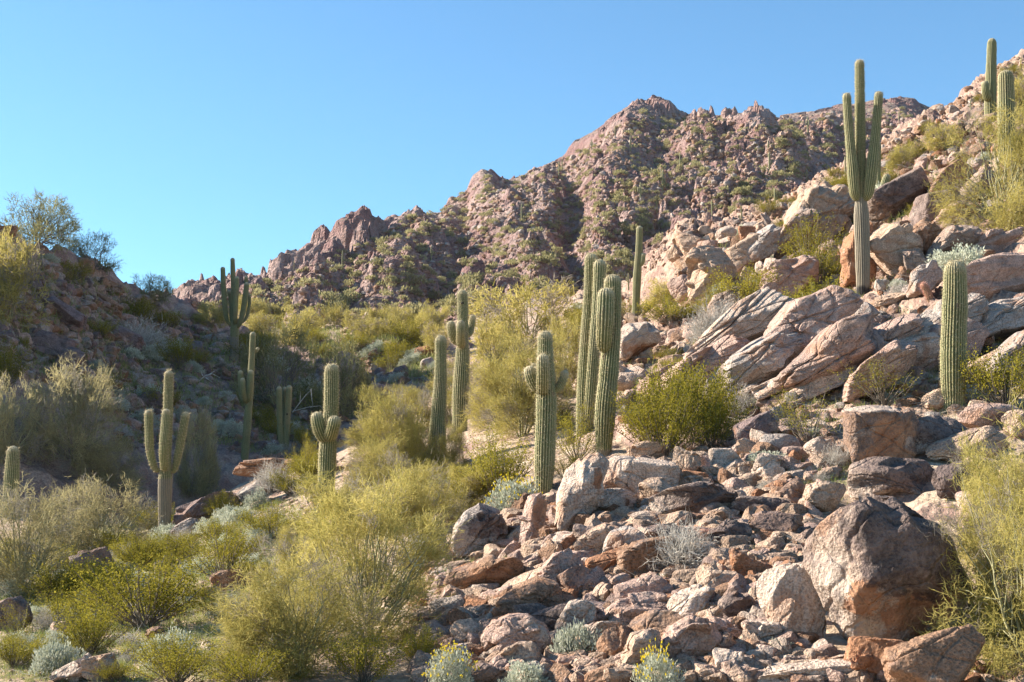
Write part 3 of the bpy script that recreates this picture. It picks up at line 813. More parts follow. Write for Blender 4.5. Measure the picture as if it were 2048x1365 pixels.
def brittlebush(seed, R=0.45, nl=2600, flowers=0, ln=0.045):
    rng = np.random.default_rng(seed)
    fo = Acc(); fl = Acc()
    u = unit(rng.normal(size=(nl, 3))); u[:, 2] = np.abs(u[:, 2])
    lum = 1 + 0.6 * fbm3(u * 2.4 + seed, 3, 7)
    P = u * (R * rng.uniform(0.45, 1.0, nl) ** 0.5 * lum)[:, None] * np.array([1, 1, 0.72])
    tint = np.clip(0.25 + 0.5 * rng.random(nl) + 0.2 * (lum - 1) / .35, 0, 1)
    V, Q, t_ = leaves(P, rng, ln, ln * 0.28, 0.2, tint, u + np.array([0, 0, .4]), 0.55); fo.add(V, Q, None, t_)
    for k in range(60):
        a = u[k] * R * 0.8 * np.array([1, 1, 0.7])
        V, Q = tube(np.stack([a * 0.02, a * 0.5 + rng.normal(0, .02, 3), a]), [0.006, 0.004, 0.002], 4); fo.add(V, Q, None, np.full(len(V), 0.2))
    if flowers:
        g = unit(rng.normal(size=(flowers, 3))); g[:, 2] = np.abs(g[:, 2]) + 0.25; g = unit(g)
        tops = g * (R * rng.uniform(0.98, 1.3, flowers))[:, None] * np.array([1, 1, 0.85])
        for k in range(flowers):
            V, Q = tube(np.stack([tops[k] * 0.55, tops[k] * 0.8 + rng.normal(0, .01, 3), tops[k]]), [0.003, 0.002, 0.002], 3); fl.add(V, Q, None, None, 1)
        pet = np.repeat(tops, 7, 0)
        V, Q, t_ = leaves(pet, rng, 0.024, 0.008, 0.25, rng.random(len(pet))); fl.add(V, Q, None, t_, 0)
    return fo, fl

def twig_dome(seed, R=0.45, n=620, tw=0.003):
    rng = np.random.default_rng(seed)
    acc = Acc()
    u = unit(rng.normal(size=(n, 3))); u[:, 2] = np.abs(u[:, 2]) * 0.9 + 0.1; u = unit(u)
    P = u * (R * rng.uniform(0.0, 0.6, n))[:, None] * np.array([1, 1, .8])
    D = unit(u + rng.normal(0, 0.35, (n, 3)))
    tint = rng.random(n)
    V, Q, T, t, p1, p2, D2 = ribbons(P, D, R * rng.uniform(0.3, 0.65, n), np.full(n, tw), rng, 0.5, tint); acc.add(V, Q, T, t)
    for s_ in (0.4, 0.8):
        V, Q, T, t, *_ = ribbons(p1 + (p2 - p1) * s_, unit(D2 + rng.normal(0, .8, (n, 3))), R * rng.uniform(0.15, 0.35, n), np.full(n, tw * .8), rng, 0.5, tint); acc.add(V, Q, T, t)
    return acc

def scrub_shape(seed, n=260, size=0.16):
    rng = np.random.default_rng(seed)
    u = unit(rng.normal(size=(n, 3))); u[:, 2] = np.abs(u[:, 2])
    lum = 1 + 0.5 * fbm3(u * 1.7 + seed, 3, 3)
    P = u * (rng.uniform(0.3, 1.0, n) ** 0.5 * lum)[:, None] * np.array([1, 1, 0.85])
    V, Q, t_ = leaves(P, rng, size * 2, size * 0.45, 0.5, np.clip(rng.normal(.5, .25, n), 0, 1), u * 0.6 + np.array([0, 0, .8]), 0.5)
    return V, Q, t_
# ------------------------------------------------------------------ saguaros
FEET = []
def saguaro(trunk, wid, arms, label, Y=None, bark=None, char=0.0, holes=(), seed=1, land=None, nrib=22, tip_len=0.22):
    b = trunk[0]
    base = at(*b) if Y is None else pt(b[0], b[1], Y)
    Y = base.y; k = 1 / ppm(Y)
    root = tag(obj('saguaro_cactus', None, loc=base), label, 'cactus')
    near = Y < 52
    sp = dict(spines=0.055 if Y < 40 else 0.09, spine_len=0.05 if Y < 40 else 0.06) if near else {}
    P = [pt(x, y, Y) - base for x, y in trunk]
    P[0] = P[0] + Vector((0, 0, -0.35)) if True else P[0]
    rad = [(f, w * k / 2) for f, w in wid]
    me = column_mesh('trunk', 'saguaro', 'spine', points=P, radii=rad, nrib=nrib, seed=seed, bark=bark, char=char, tip_len=tip_len, **sp)
    tr = obj('trunk', me, root)
    for n, (pts, w, dy) in enumerate(arms):
        m = len(pts)
        ramp = [0.0] + [1.0] * (m - 1) if m < 4 else [0.0, 0.6] + [1.0] * (m - 2)
        Q = [pt(x, y, Y + dy * ramp[i]) - base for i, (x, y) in enumerate(pts)]
        ww = w if isinstance(w, (list, tuple)) else [(0, w * 0.4), (0.08, w * 0.6), (0.2, w * 0.92), (0.35, w), (0.8, w * 1.02), (1, w * 0.93)]
        me = column_mesh('arm', 'saguaro', 'spine', points=Q, radii=[(f, a * k / 2) for f, a in ww], nrib=max(14, nrib - 6), seed=seed * 10 + n, tip_len=tip_len, **sp)
        obj('arm', me, root)
    for hx, hy, hw in holes:
        D, T = ico(2)
        r = wid[1][1] * k / 2
        p = pt(hx, hy, Y) - base
        o = obj('nest_hole', mesh_np('nest_hole', D * np.array([hw * k / 2, 0.05, hw * k * 0.4]), tris=T, mats=[M['hole']]), root)
        near_w = np.interp((b[1] - hy) / (b[1] - trunk[-1][1]), [a for a, _ in wid], [c for _, c in wid]) * k / 2
        ax = np.interp(-hy, [-y for _, y in trunk], [x for x, _ in trunk])
        off = (hx - ax) * k
        o.location = (p.x, -math.sqrt(max(near_w ** 2 - off ** 2, 0.0001)) * 0.97, p.z)
    FEET.append(b)
    LAND.append((trunk[-1][0], (trunk[0][1] + trunk[-1][1]) / 2, land or 'saguaro'))
    return root

saguaro([(328,1080),(331,945),(335,850),(338,741)], [(0,23),(.15,25),(.38,29),(.45,22),(.6,19),(1,18)],
  [([(326,938),(310,938),(300,900),(298,860),(297,820)], 15.5, -0.05), ([(330,930),(329,936),(327,900),(331,850),(333,818)], 17, -0.55), ([(337,938),(348,941),(358,900),(366,860),(373,824)], 15.5, 0.05)],
  'saguaro with three upright arms and a corky brown foot, standing alone beside the shaded wash', bark=(.36,.44), seed=3, land='three-armed saguaro in the wash')
saguaro([(488,916),(495,845),(502,745),(506,664)], [(0,15),(.3,16),(.5,15),(.75,12.5),(1,12)],
  [([(491,806),(484,792),(481,765),(481,741)], 11, .12), ([(492,807),(490,800),(486,780),(485,756)], 10, -.45), ([(493,808),(498,795),(501,768),(502,740)], 11, -.4), ([(506,700),(513,702),(517,695)], 7, .3)],
  'tall thin saguaro with a bunch of short arms halfway up, on the shaded slope', seed=4, land='thin saguaro with bunched arms')
saguaro([(570,908),(574,850),(579,771)], [(0,13),(.3,13),(1,12)],
  [([(566,900),(561,870),(559,820),(558,773)], [(0,10),(.2,12),(1,12)], -.05), ([(569,850),(569,820),(569.5,774)], [(0,8),(1,9)], .35)],
  'short triple-stemmed saguaro with close-set columns and dark holes near its foot', seed=5, holes=((556,812,4),(575,829,4)), land='triple-stemmed saguaro')
saguaro([(469,722),(469,650),(467,590),(465,516)], [(0,16),(.35,18),(.42,13),(.6,10),(1,9.5)],
  [([(467,652),(454,640),(448,590),(445.5,534)], 10, -.1), ([(467,648),(463,640),(462,610),(459,581)], 7.5, .6), ([(468,650),(470,640),(472,600),(474,553)], 10, -.6), ([(470,655),(480,648),(490,600),(494,565)], 11, -.3), ([(471,645),(486,630),(491,590),(492.5,552)], 8.5, .6), ([(471,650),(490,640),(498,615),(499.5,588)], 6.5, .3)],
  'candelabra saguaro with six crowded arms and a grey ribbed foot against the sky', bark=(.2,.34), seed=6, land='candelabra saguaro')
saguaro([(648,1024),(653,960),(656,890),(662,820),(663.5,728)], [(0,20),(.2,33),(.42,37),(.6,31),(.8,29),(1,28)],
  [([(652,878),(645,872),(637,852),(632,824)], [(0,16),(.25,25),(.6,26),(1,23)], -.25), ([(658,872),(662,868),(667,852),(671,832)], [(0,18),(.3,26),(1,25)], -.5), ([(668,890),(680,889),(684,886)], 11, 0)],
  'stout saguaro with two short fat arms hugging its waist behind the palo verde', seed=7, land='stout two-armed saguaro')
saguaro([(872,947),(876,850),(881,760),(882,671)], [(0,27),(.3,34),(.45,31),(.75,24),(1,22)], [], 'plain armless saguaro with a narrow waist below its tip, left of the arm-studded one', bark=(.04,.17), seed=8, land='plain column saguaro')
saguaro([(919,866),(922,780),(926,690),(925,580)], [(0,27),(.3,34),(.6,28),(.66,22),(1,19.5)],
  [([(916,686),(910,680),(904,664),(901,642)], [(0,12),(.25,18),(1,16)], -.25), ([(922,690),(922,686),(921.5,665),(921.5,641)], [(0,13),(.25,17.5),(1,16)], -.55), ([(930,668),(938,668),(943,652),(946,630)], [(0,10),(.3,14),(1,12)], .2)],
  'slender saguaro with three stubby arms and a dark nest hole under its top', bark=(.04,.17), seed=9, holes=((925,608,6),), land='saguaro with a nest hole')
saguaro([(1086,985),(1090,900),(1093,800),(1091,720),(1090,662)], [(0,27),(.12,34),(.3,42),(.6,43),(.75,36),(.85,32),(1,29)],
  [([(1078,783),(1072,774),(1063,755),(1058,732)], [(0,14),(.25,22),(.6,24),(1,22)], -.12), ([(1085,783),(1085.5,775),(1086,742),(1085,708)], [(0,17),(.2,26),(1,24)], -.38), ([(1076,760),(1070,750),(1067,727)], [(0,8),(1,10)], .3), ([(1106,784),(1117,777),(1126,760),(1132,741)], [(0,10),(.25,17),(1,16)], .0)],
  'stocky saguaro with four budding short arms, rooted behind the upright pillar rock', bark=(.04,.17), seed=10, land='stocky budding saguaro')
saguaro([(1166,868),(1169,780),(1174,680),(1180,590),(1182.5,507)], [(0,28),(.2,31),(.5,29),(.8,25),(1,25)],
  [([(1176,860),(1181,800),(1188,700),(1196,610),(1200,519)], [(0,20),(.15,24),(.5,23),(.8,26),(1,27)], -.3)],
  'pair of tall joined saguaro columns, the tallest of the central cluster', seed=11, land='tall twin-column saguaro')
saguaro([(1206,908),(1210,830),(1217,750),(1223,680),(1226,620),(1225,549)], [(0,24),(.06,27),(.25,41),(.5,39),(.62,36),(.8,35),(1,34)],
  [([(1210,700),(1208,686),(1210,640),(1212.5,576)], [(0,18),(.18,30),(.45,36),(1,34)], -.35)],
  'forked saguaro with two fat heads on one stem, rising from the pale bedrock knob', bark=(.04,.17), seed=12, land='forked saguaro')
saguaro([(1270,642),(1274,560),(1278,500),(1279.5,452)], [(0,11),(.2,15.5),(.5,17),(.8,14),(1,13)], [([(1278,530),(1284,527),(1287,506)], [(0,7),(.4,11),(1,10)], -.1)],
  'slim saguaro with one bud arm high up, above the flat-topped boulder', seed=13, bark=(.12,.2), land='slim saguaro with one bud')
saguaro([(1726,592),(1725,500),(1722,400),(1721,300),(1719,120)], [(0,23),(.1,26),(.2,31),(.38,31),(.43,24),(.6,21),(1,18.5)],
  [([(1720,396),(1710,390),(1705,335),(1697,250),(1693,186)], [(0,14),(.1,21),(.25,24),(.6,18),(1,17)], -.15), ([(1724,394),(1736,390),(1744,335),(1753,250),(1758,183)], [(0,14),(.1,22),(.3,26),(.6,19),(1,18)], -.25)],
  'giant three-pronged saguaro with a woody trunk blackened at the foot, high on the slope', bark=(.42,.45), char=.13, seed=14, land='three-pronged saguaro')
saguaro([(1753,412),(1757,340),(1758,285)], [(0,12),(.5,10),(1,9)], [([(1757,380),(1766,378),(1771,362),(1776,349)], [(0,9),(.3,17),(1,16)], -.2)], 'half-hidden saguaro with an egg-shaped side arm behind the giant three-pronged one', seed=15, land='half-hidden saguaro')
saguaro([(1979,240),(1982,160),(1984,77)], [(0,26),(.4,24),(.7,21),(1,19)], [([(1979,202),(1975,195),(1971,180),(1970,162)], [(0,10),(.25,17),(1,15)], -.3)], 'dark saguaro with one small left arm on the skyline at upper right', seed=16, land='dark skyline saguaro')
saguaro([(2013,300),(2013,220),(2011,141)], [(0,34),(.3,36),(.8,34),(1,30)], [], 'fat bright-ribbed single column rising out of the upper right palo verde', seed=17, Y=50, land='fat column saguaro')
saguaro([(1906,815),(1907,700),(1910,600),(1910,521)], [(0,38),(.1,44),(.35,51),(.7,51),(.9,46),(1,44)], [], 'large barrel-thick single saguaro with frosted tip in front of the sloping slabs', seed=18, nrib=26, tip_len=.35, land='thick single saguaro')
saguaro([(19,1008),(23,960),(27,892)], [(0,28),(.4,29),(.8,27),(1,23)], [], 'short leaning saguaro column at the left edge behind pale shrubs', seed=19, Y=40, land='short leaning saguaro')

# the small saguaros that stand far up the slopes: copies of three plain shapes
def small_saguaro_mesh(seed, arms):
    pts = [Vector((0, 0, -.3)), Vector((0, 0, 2.4)), Vector((0.05, 0, 4.8))]
    rng = random.Random(seed); out = []
    me = column_mesh('small_saguaro', 'saguaro', 'spine', points=pts, radii=[(0, .17), (.5, .21), (1, .18)], nrib=12, seed=seed, step=.3, tip_len=.3)
    out.append(me)
    for k in range(arms):
        s = -1 if k % 2 else 1; z = rng.uniform(1.9, 2.7); t = rng.uniform(1.0, 1.8)
        out.append(column_mesh('small_arm', 'saguaro', 'spine', points=[Vector((0, 0, z)), Vector((s * .4, .05, z)), Vector((s * .5, .1, z + .4)), Vector((s * .5, .1, z + t))], radii=[(0, .12), (.3, .16), (1, .14)], nrib=10, seed=seed + k, step=.3))
    return out
SM = [small_saguaro_mesh(31, 0), small_saguaro_mesh(32, 1), small_saguaro_mesh(33, 2)]
def small_saguaro(p, h, kind, label, group):
    r = tag(obj('distant_saguaro', SM[kind][0], loc=p), label, 'cactus', group)
    k = h / 4.8; r.scale = (k, k, k); r.rotation_euler.z = random.uniform(-.5, .5)
    for me in SM[kind][1:]: obj('arm', me, r)
    return r
named_far = [(1550,416,40,1,'small saguaro with a kinked arm where the far scree meets the right hill'), (1483,445,34,0,'thin green saguaro spike, taller of the pair above the tan outcrop'), (1479,447,18,0,'stubby saguaro spike beside the taller one above the tan outcrop'),
  (1691,352,40,0,'thin dark saguaro half behind the giant three-pronged one'), (1942,232,34,0,'thin spike saguaro below the right skyline'), (1940,270,24,0,'bare thin saguaro stem just below the right skyline spike'), (1798,246,22,1,'tiny saguaro silhouetted before the dark far knob'),
  (811,445,18,2,'tiny armed saguaro on the skyline between two crags'), (588,540,20,0,'tiny saguaro spike alone on the low left skyline'), (663,602,26,0,'tallest of the pale far spikes above the left scree'), (646,585,22,0,'pale far spike on the dark scree below the low skyline'), (640,600,16,0,'short pale far spike left of the tallest one'),
  (776,640,26,1,'pale small saguaro among shrubs above the rock pile'), (848,632,22,0,'small saguaro at the foot of the dark gully'), (793,652,16,0,'stub saguaro peeping over the rock pile'), (1257,582,36,2,'small twin-armed saguaro just left of the slim one'), (1424,432,34,1,'small saguaro with one arm on scree above the tan outcrop')]
for x, y, h, kd, lb in named_far:
    p = at(x, y)
    if p is None: p = at(x, y + 8)
    small_saguaro(p, h / ppm(p.y), kd, lb, None)
n = 0; tries = 0
while n < 18 and tries < 900:
    tries += 1
    x = random.gauss(1340, 260) if random.random() < .55 else random.uniform(560, 1880); y = random.uniform(240, 560)
    if random.random() < .2: x, y = random.uniform(600, 900), random.uniform(520, 640)
    if y < np.interp(x, [a[0] for a in SKY], [a[1] for a in SKY]) + 26: continue
    p = at(x, y)
    if p is None or p.y < 250: continue
    n += 1
    small_saguaro(p, random.uniform(2.6, 4.4), random.choice([0, 0, 0, 1, 1, 2]), 'tiny saguaro standing among scrub on the far mountainside', 'saguaros on the far mountainside')

# ------------------------------------------------------------------ barrel cacti
def barrel(cx, top, bot, w, label, lean=0):
    p = at(cx, bot); k = 1 / ppm(p.y); h = (bot - top) * k
    dx = math.tan(math.radians(lean)) * h
    me = column_mesh('barrel_cactus', 'barrel', 'red_spine', points=[Vector((0, 0, -.08)), Vector((dx * .4, 0, h * .5)), Vector((dx, 0, h))], radii=[(0, w * k * .42), (.4, w * k * .5), (1, w * k * .44)], nrib=18, seed=int(cx), step=.03, spines=.035, spine_len=.055, tip_len=h * .4)
    LAND.append((cx, (top + bot) / 2, 'barrel cactus'))
    return tag(obj('barrel_cactus', me, loc=p), label, 'cactus')
barrel(1638, 512, 545, 17, 'upright reddish barrel cactus among rocks left of the giant saguaro')
barrel(1664, 511, 528, 13, 'small round red barrel cactus tucked between rocks by the rusty boulder')
barrel(1862, 566, 600, 15, 'leaning rusty barrel cactus at the top of the long slab', -28)
barrel(1407, 1058, 1090, 27, 'pink spiny barrel cactus among dark boulders in the rubble slope')
barrel(414, 1008, 1036, 13, 'red barrel cactus on the low bank beside a yellow-green bush')
barrel(497, 1155, 1178, 15, 'brown barrel cactus beside the blocky brown rock')
barrel(1420, 440, 456, 9, 'far little barrel cactus on top of the tan outcrop')

# ------------------------------------------------------------------ named boulders: cx, cy, w, h, tone, label, options
B = boulder
LB_ = [
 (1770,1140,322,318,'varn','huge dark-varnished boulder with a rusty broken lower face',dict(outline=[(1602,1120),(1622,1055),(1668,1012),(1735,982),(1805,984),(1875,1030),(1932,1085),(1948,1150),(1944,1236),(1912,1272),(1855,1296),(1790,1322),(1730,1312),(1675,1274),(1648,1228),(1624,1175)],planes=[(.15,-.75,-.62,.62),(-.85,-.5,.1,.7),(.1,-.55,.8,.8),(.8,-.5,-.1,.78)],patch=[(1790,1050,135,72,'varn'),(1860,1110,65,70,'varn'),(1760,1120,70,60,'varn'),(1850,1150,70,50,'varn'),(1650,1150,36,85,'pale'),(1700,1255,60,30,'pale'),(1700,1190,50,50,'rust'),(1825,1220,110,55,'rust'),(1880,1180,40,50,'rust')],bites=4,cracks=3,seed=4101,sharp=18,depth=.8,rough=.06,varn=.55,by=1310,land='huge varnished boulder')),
 (1872,1322,185,100,'brown','wedge of brown rock jammed under the huge varnished boulder',dict(seed=4103,tilt=-14,boxy=.5,by=1372,up=.55,land='brown wedge rock')),
 (1748,1318,100,80,'red','rusty block propping the huge varnished boulder from below',dict(seed=4104,boxy=.5,by=1355,up=.1)),
 (1592,1206,150,168,'pale','pale pink-grey slab leaning against the huge varnished boulder',dict(seed=4106,sharp=12,depth=.5,tilt=22,varn=.35,by=1285,land='leaning pale slab')),
 (1782,965,195,92,'varn','broad purple-brown boulder just above the huge varnished one',dict(outline=[(1690,960),(1700,928),(1740,912),(1860,918),(1876,945),(1866,1005),(1800,995),(1700,1005)],patch=[(1800,945,95,40,'varn'),(1710,985,30,25,'pale')],seed=4108,sharp=12,varn=.62,by=1005,land='broad purple boulder')),
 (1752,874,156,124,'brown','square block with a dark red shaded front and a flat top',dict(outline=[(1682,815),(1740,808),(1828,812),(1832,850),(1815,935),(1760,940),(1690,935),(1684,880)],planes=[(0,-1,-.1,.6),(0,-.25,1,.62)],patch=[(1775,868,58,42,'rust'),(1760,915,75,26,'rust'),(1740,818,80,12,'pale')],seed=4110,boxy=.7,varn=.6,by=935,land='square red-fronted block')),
 (1862,876,150,96,'grey','rounded grey dome boulder right of the square red-fronted block',dict(patch=[(1870,860,70,34,'varn')],outline=[(1786,905),(1790,868),(1820,840),(1870,828),(1920,838),(1942,860),(1930,900),(1870,920),(1800,920)],seed=4112,sharp=7,varn=.62,by=918,land='grey dome boulder')),
 (1932,900,150,72,'tan','speckled tan boulder lying against the grey dome boulder',dict(seed=4114,tilt=-12,varn=.5,by=935)),
 (1910,972,86,92,'dark','dark round boulder below the speckled tan one near the right edge',dict(patch=[(1910,965,50,46,'varn')],seed=4116,sharp=8,by=1010)),
 (1978,838,130,64,'pink','long pink-tan boulder by the right edge above the grey dome',dict(seed=4118,sharp=10,varn=.4,by=865)),
 (1975,1040,120,110,'pink','pale pink bedrock shoulder right of the huge varnished boulder',dict(seed=4301,sharp=10,varn=.3,by=1090)),
 (1960,945,90,60,'tan','tan rock partly hidden by the stringy palo verde',dict(seed=4302,sharp=10,varn=.3,by=975)),
 (2030,960,90,80,'pink','pinkish rock at the right edge behind the stringy palo verde',dict(seed=4303,sharp=10,varn=.4,by=1000)),
 (2040,850,80,60,'tan','tan boulder cut by the right edge',dict(seed=4119,by=880)),
 (1648,905,78,58,'pale','pale rounded rock in dry grass left of the square red-fronted block',dict(seed=4120,sharp=8,varn=.1,by=930)),
 (1562,893,84,48,'grey','blue-grey low boulder in the shade of a sparse bush',dict(seed=4121,boxy=.3,by=915)),
 (1400,1000,215,84,'varn','wide dark-topped boulder ledge across the middle of the rubble',dict(outline=[(1290,1000),(1330,975),(1400,962),(1455,968),(1490,1010),(1480,1038),(1380,1035),(1300,1030)],patch=[(1415,1000,80,38,'varn'),(1320,1010,30,22,'pale')],seed=4123,sharp=10,tilt=4,varn=.68,by=1035,land='wide dark ledge')),
 (1525,1018,118,48,'varn','dark purple boulder right of the wide dark ledge',dict(patch=[(1525,1015,60,26,'varn')],seed=4125,sharp=9,varn=.64,by=1036)),
 (1578,988,70,58,'brown','cracked brown round boulder beside the path of dry grass',dict(seed=4127,sharp=7,varn=.6,by=1014)),
 (1645,996,96,68,'tan','tan boulder with a rusty right side next to the cracked brown one',dict(seed=4129,tilt=-20,varn=.35,by=1028)),
 (1555,1055,104,56,'brown','brown overhanging boulder left of the huge varnished boulder',dict(patch=[(1545,1045,40,22,'varn')],seed=4131,tilt=-6,varn=.5,by=1082,land='brown overhanging boulder')),
 (1160,985,110,165,'pale','tall pale bedrock knob with rusty vertical cracks below the forked saguaro',dict(outline=[(1108,1062),(1112,990),(1130,940),(1160,915),(1200,902),(1222,925),(1205,965),(1212,1000),(1180,1030),(1165,1065)],patch=[(1195,955,12,34,'rust')],seed=4133,sharp=9,depth=.9,strat=.03,varn=.15,by=1055,land='tall pale knob')),
 (1275,955,150,82,'pale','pale bulging dome rock right of the tall pale knob',dict(seed=4135,sharp=10,boxy=.4,varn=.3,by=992,land='pale bulging dome')),
 (1295,905,88,42,'tan','tan lumpy rock on top of the pale bulging dome',dict(seed=4137,sharp=8,varn=.1,by=925)),
 (1372,930,54,68,'tan','egg-shaped tan rock right of the pale bulging dome',dict(seed=4139,sharp=6,varn=.2,by=960)),
 (1403,922,38,36,'tan','round tan rock perched beside the egg-shaped one',dict(seed=4140,sharp=5,varn=.3,by=942)),
 (1450,925,60,54,'pale','pale ribbed rock in the row above the wide dark ledge',dict(seed=4142,sharp=10,strat=.03,varn=.25,by=955)),
 (1500,945,44,38,'tan','tan lozenge rock above the wide dark ledge',dict(seed=4143,sharp=7,varn=.3,by=965)),
 (1540,935,64,48,'pale','pale angled block right of the tan lozenge rock',dict(seed=4144,boxy=.5,tilt=20,varn=.2,by=960)),
 (1218,1008,130,56,'pale','flat pale ledge rock below the tall pale knob',dict(seed=4145,sharp=10,strat=.035,tilt=-8,varn=.15,by=1035)),
 (1320,985,80,56,'tan','pitted tan boulder left of the wide dark ledge',dict(seed=4146,sharp=7,varn=.2,by=1012)),
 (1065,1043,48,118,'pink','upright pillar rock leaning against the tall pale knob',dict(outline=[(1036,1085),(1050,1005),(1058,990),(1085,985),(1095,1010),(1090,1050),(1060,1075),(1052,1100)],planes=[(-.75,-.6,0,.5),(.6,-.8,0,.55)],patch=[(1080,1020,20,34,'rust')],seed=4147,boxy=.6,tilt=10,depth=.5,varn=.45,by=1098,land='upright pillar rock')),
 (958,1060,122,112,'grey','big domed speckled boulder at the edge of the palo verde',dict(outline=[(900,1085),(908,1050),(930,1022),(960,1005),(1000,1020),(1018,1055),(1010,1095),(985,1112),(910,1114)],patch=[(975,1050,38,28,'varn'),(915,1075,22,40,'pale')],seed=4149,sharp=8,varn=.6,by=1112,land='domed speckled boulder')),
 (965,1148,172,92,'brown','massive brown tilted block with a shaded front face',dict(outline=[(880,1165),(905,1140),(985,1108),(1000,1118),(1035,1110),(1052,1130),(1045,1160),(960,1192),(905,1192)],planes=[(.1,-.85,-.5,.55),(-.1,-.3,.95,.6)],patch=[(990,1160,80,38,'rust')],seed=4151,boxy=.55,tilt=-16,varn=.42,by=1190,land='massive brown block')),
 (1070,1162,128,40,'tan','long tan log-shaped rock right of the massive brown block',dict(seed=4153,sharp=9,tilt=-22,varn=.35,by=1190)),
 (1252,1095,90,78,'grey','grey pyramid-shaped rock in the middle of the rubble',dict(seed=4155,sharp=20,tilt=-10,varn=.4,by=1128,land='grey pyramid rock')),
 (1228,1128,112,52,'red','rusty red block under the grey pyramid rock',dict(seed=4157,boxy=.5,tilt=-18,varn=.3,by=1150)),
 (1146,1165,72,66,'pink','purple pointed rock right of the log-shaped rock',dict(seed=4159,sharp=18,varn=.6,by=1195)),
 (1345,1088,110,78,'varn','black-spotted boulder behind the grey twig bush',dict(patch=[(1350,1080,50,34,'varn')],seed=4161,sharp=9,varn=.7,by=1122)),
 (1455,1072,90,62,'varn','dark knobby boulder right of the pink barrel cactus',dict(patch=[(1455,1070,44,28,'varn')],seed=4162,sharp=8,varn=.68,by=1100)),
 (1383,1205,100,52,'pale','white-faced cracked slab facing the sun in the rubble',dict(seed=4163,boxy=.5,tilt=-26,varn=.03,by=1235,land='white-faced slab')),
 (1438,1162,84,62,'tan','blocky tan rock with a crack above the white-faced slab',dict(seed=4165,boxy=.5,tilt=24,varn=.25,by=1192)),
 (1500,1138,90,52,'red','rusty brown rock in the shadow gap above the varnished wedge',dict(seed=4167,boxy=.3,tilt=18,varn=.5,by=1165)),
 (1474,1213,70,56,'varn','dark wedge rock with a tan rim right of the white-faced slab',dict(patch=[(1474,1210,32,24,'varn')],seed=4169,sharp=9,varn=.62,by=1240)),
 (1423,1246,66,48,'tan','tan cobble-shaped rock below the white-faced slab',dict(seed=4171,sharp=7,tilt=-30,varn=.1,by=1268)),
 (1522,1272,78,56,'pale','pale fractured block below the leaning pale slab',dict(seed=4173,boxy=.4,varn=.1,by=1298)),
 (1460,1328,62,56,'pale','white rock with a pink stain near the lower edge',dict(seed=4175,boxy=.4,varn=.0,by=1354)),
 (1285,1190,120,66,'pink','speckled pink boulder in the centre of the lower rubble',dict(seed=4177,sharp=9,tilt=-12,varn=.55,by=1220)),
 (1232,1296,88,76,'brown','rounded brown boulder beside the silver bush',dict(seed=4179,sharp=7,tilt=-38,varn=.5,by=1332,land='rounded brown boulder')),
 (1120,1240,170,66,'varn','low dark-crusted boulder behind the silver bush',dict(patch=[(1120,1232,80,30,'varn')],seed=4181,sharp=9,tilt=-6,varn=.68,by=1272,land='dark-crusted boulder')),
 (1000,1282,80,58,'brown','brown boulder with a dark cap left of the dark-crusted one',dict(seed=4183,sharp=9,varn=.6,by=1310)),
 (934,1270,62,60,'tan','smooth tan boulder left of the dark-capped brown one',dict(seed=4185,sharp=8,varn=.35,by=1300)),
 (1292,1292,80,48,'pale','white angular slab right of the rounded brown boulder',dict(seed=4187,boxy=.6,tilt=-30,varn=.0,by=1318)),
 (968,1348,80,40,'dark','flat dark rock at the bottom edge',dict(seed=4189,sharp=9,tilt=-14,varn=.64,by=1368)),
 (1265,1345,70,34,'tan','low tan rock at the bottom edge under the white slab',dict(seed=4190,varn=.2,by=1364)),
 (900,1215,70,40,'grey','shaded grey block below the massive brown block',dict(seed=4191,boxy=.4,tilt=-14,by=1236)),
 (1003,1212,62,36,'tan','small tan rock below the right end of the massive brown block',dict(seed=4192,by=1232)),
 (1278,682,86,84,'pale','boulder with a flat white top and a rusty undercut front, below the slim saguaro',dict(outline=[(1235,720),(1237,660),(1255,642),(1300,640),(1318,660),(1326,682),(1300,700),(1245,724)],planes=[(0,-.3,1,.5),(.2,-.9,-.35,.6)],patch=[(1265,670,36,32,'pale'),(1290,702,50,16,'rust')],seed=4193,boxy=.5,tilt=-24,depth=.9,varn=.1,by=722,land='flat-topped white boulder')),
 (1375,1068,14,14,'tan','pebble-sized tan stone by the black-spotted boulder',dict(seed=4194,by=1076)),
 # right slope
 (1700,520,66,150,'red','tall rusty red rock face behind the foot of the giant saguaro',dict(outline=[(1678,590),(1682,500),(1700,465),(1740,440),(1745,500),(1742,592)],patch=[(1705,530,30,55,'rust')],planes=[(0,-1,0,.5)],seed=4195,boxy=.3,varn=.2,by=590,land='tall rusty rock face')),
 (1785,505,120,130,'tan','crumbly tan crag right of the giant saguaro',dict(seed=4197,sharp=9,strat=.04,varn=.2,by=565,land='crumbly tan crag')),
 (1800,400,150,90,'varn','big dark slab leaning over the tan crag',dict(patch=[(1800,400,70,36,'varn')],seed=4199,boxy=.3,tilt=-28,varn=.7,by=440,land='dark leaning slab')),
 (1870,425,120,90,'dark','dark fractured rock half hidden by the upper palo verde',dict(seed=4201,boxy=.4,tilt=-25,varn=.6,by=465)),
 (1660,432,38,44,'pink','round pink-brown boulder between the outcrop and the giant saguaro',dict(seed=4203,sharp=5,varn=.5,by=452)),
 (1690,455,42,44,'tan','rounded tan boulder beside the trunk of the giant saguaro',dict(seed=4204,sharp=6,varn=.35,by=475)),
 (1690,400,40,50,'pale','pale cracked block above the rounded boulders by the giant saguaro',dict(seed=4205,boxy=.3,varn=.2,by=425)),
 (1830,525,60,60,'varn','dark rock pile block above the leaning barrel cactus',dict(seed=4207,sharp=9,varn=.6,by=555)),
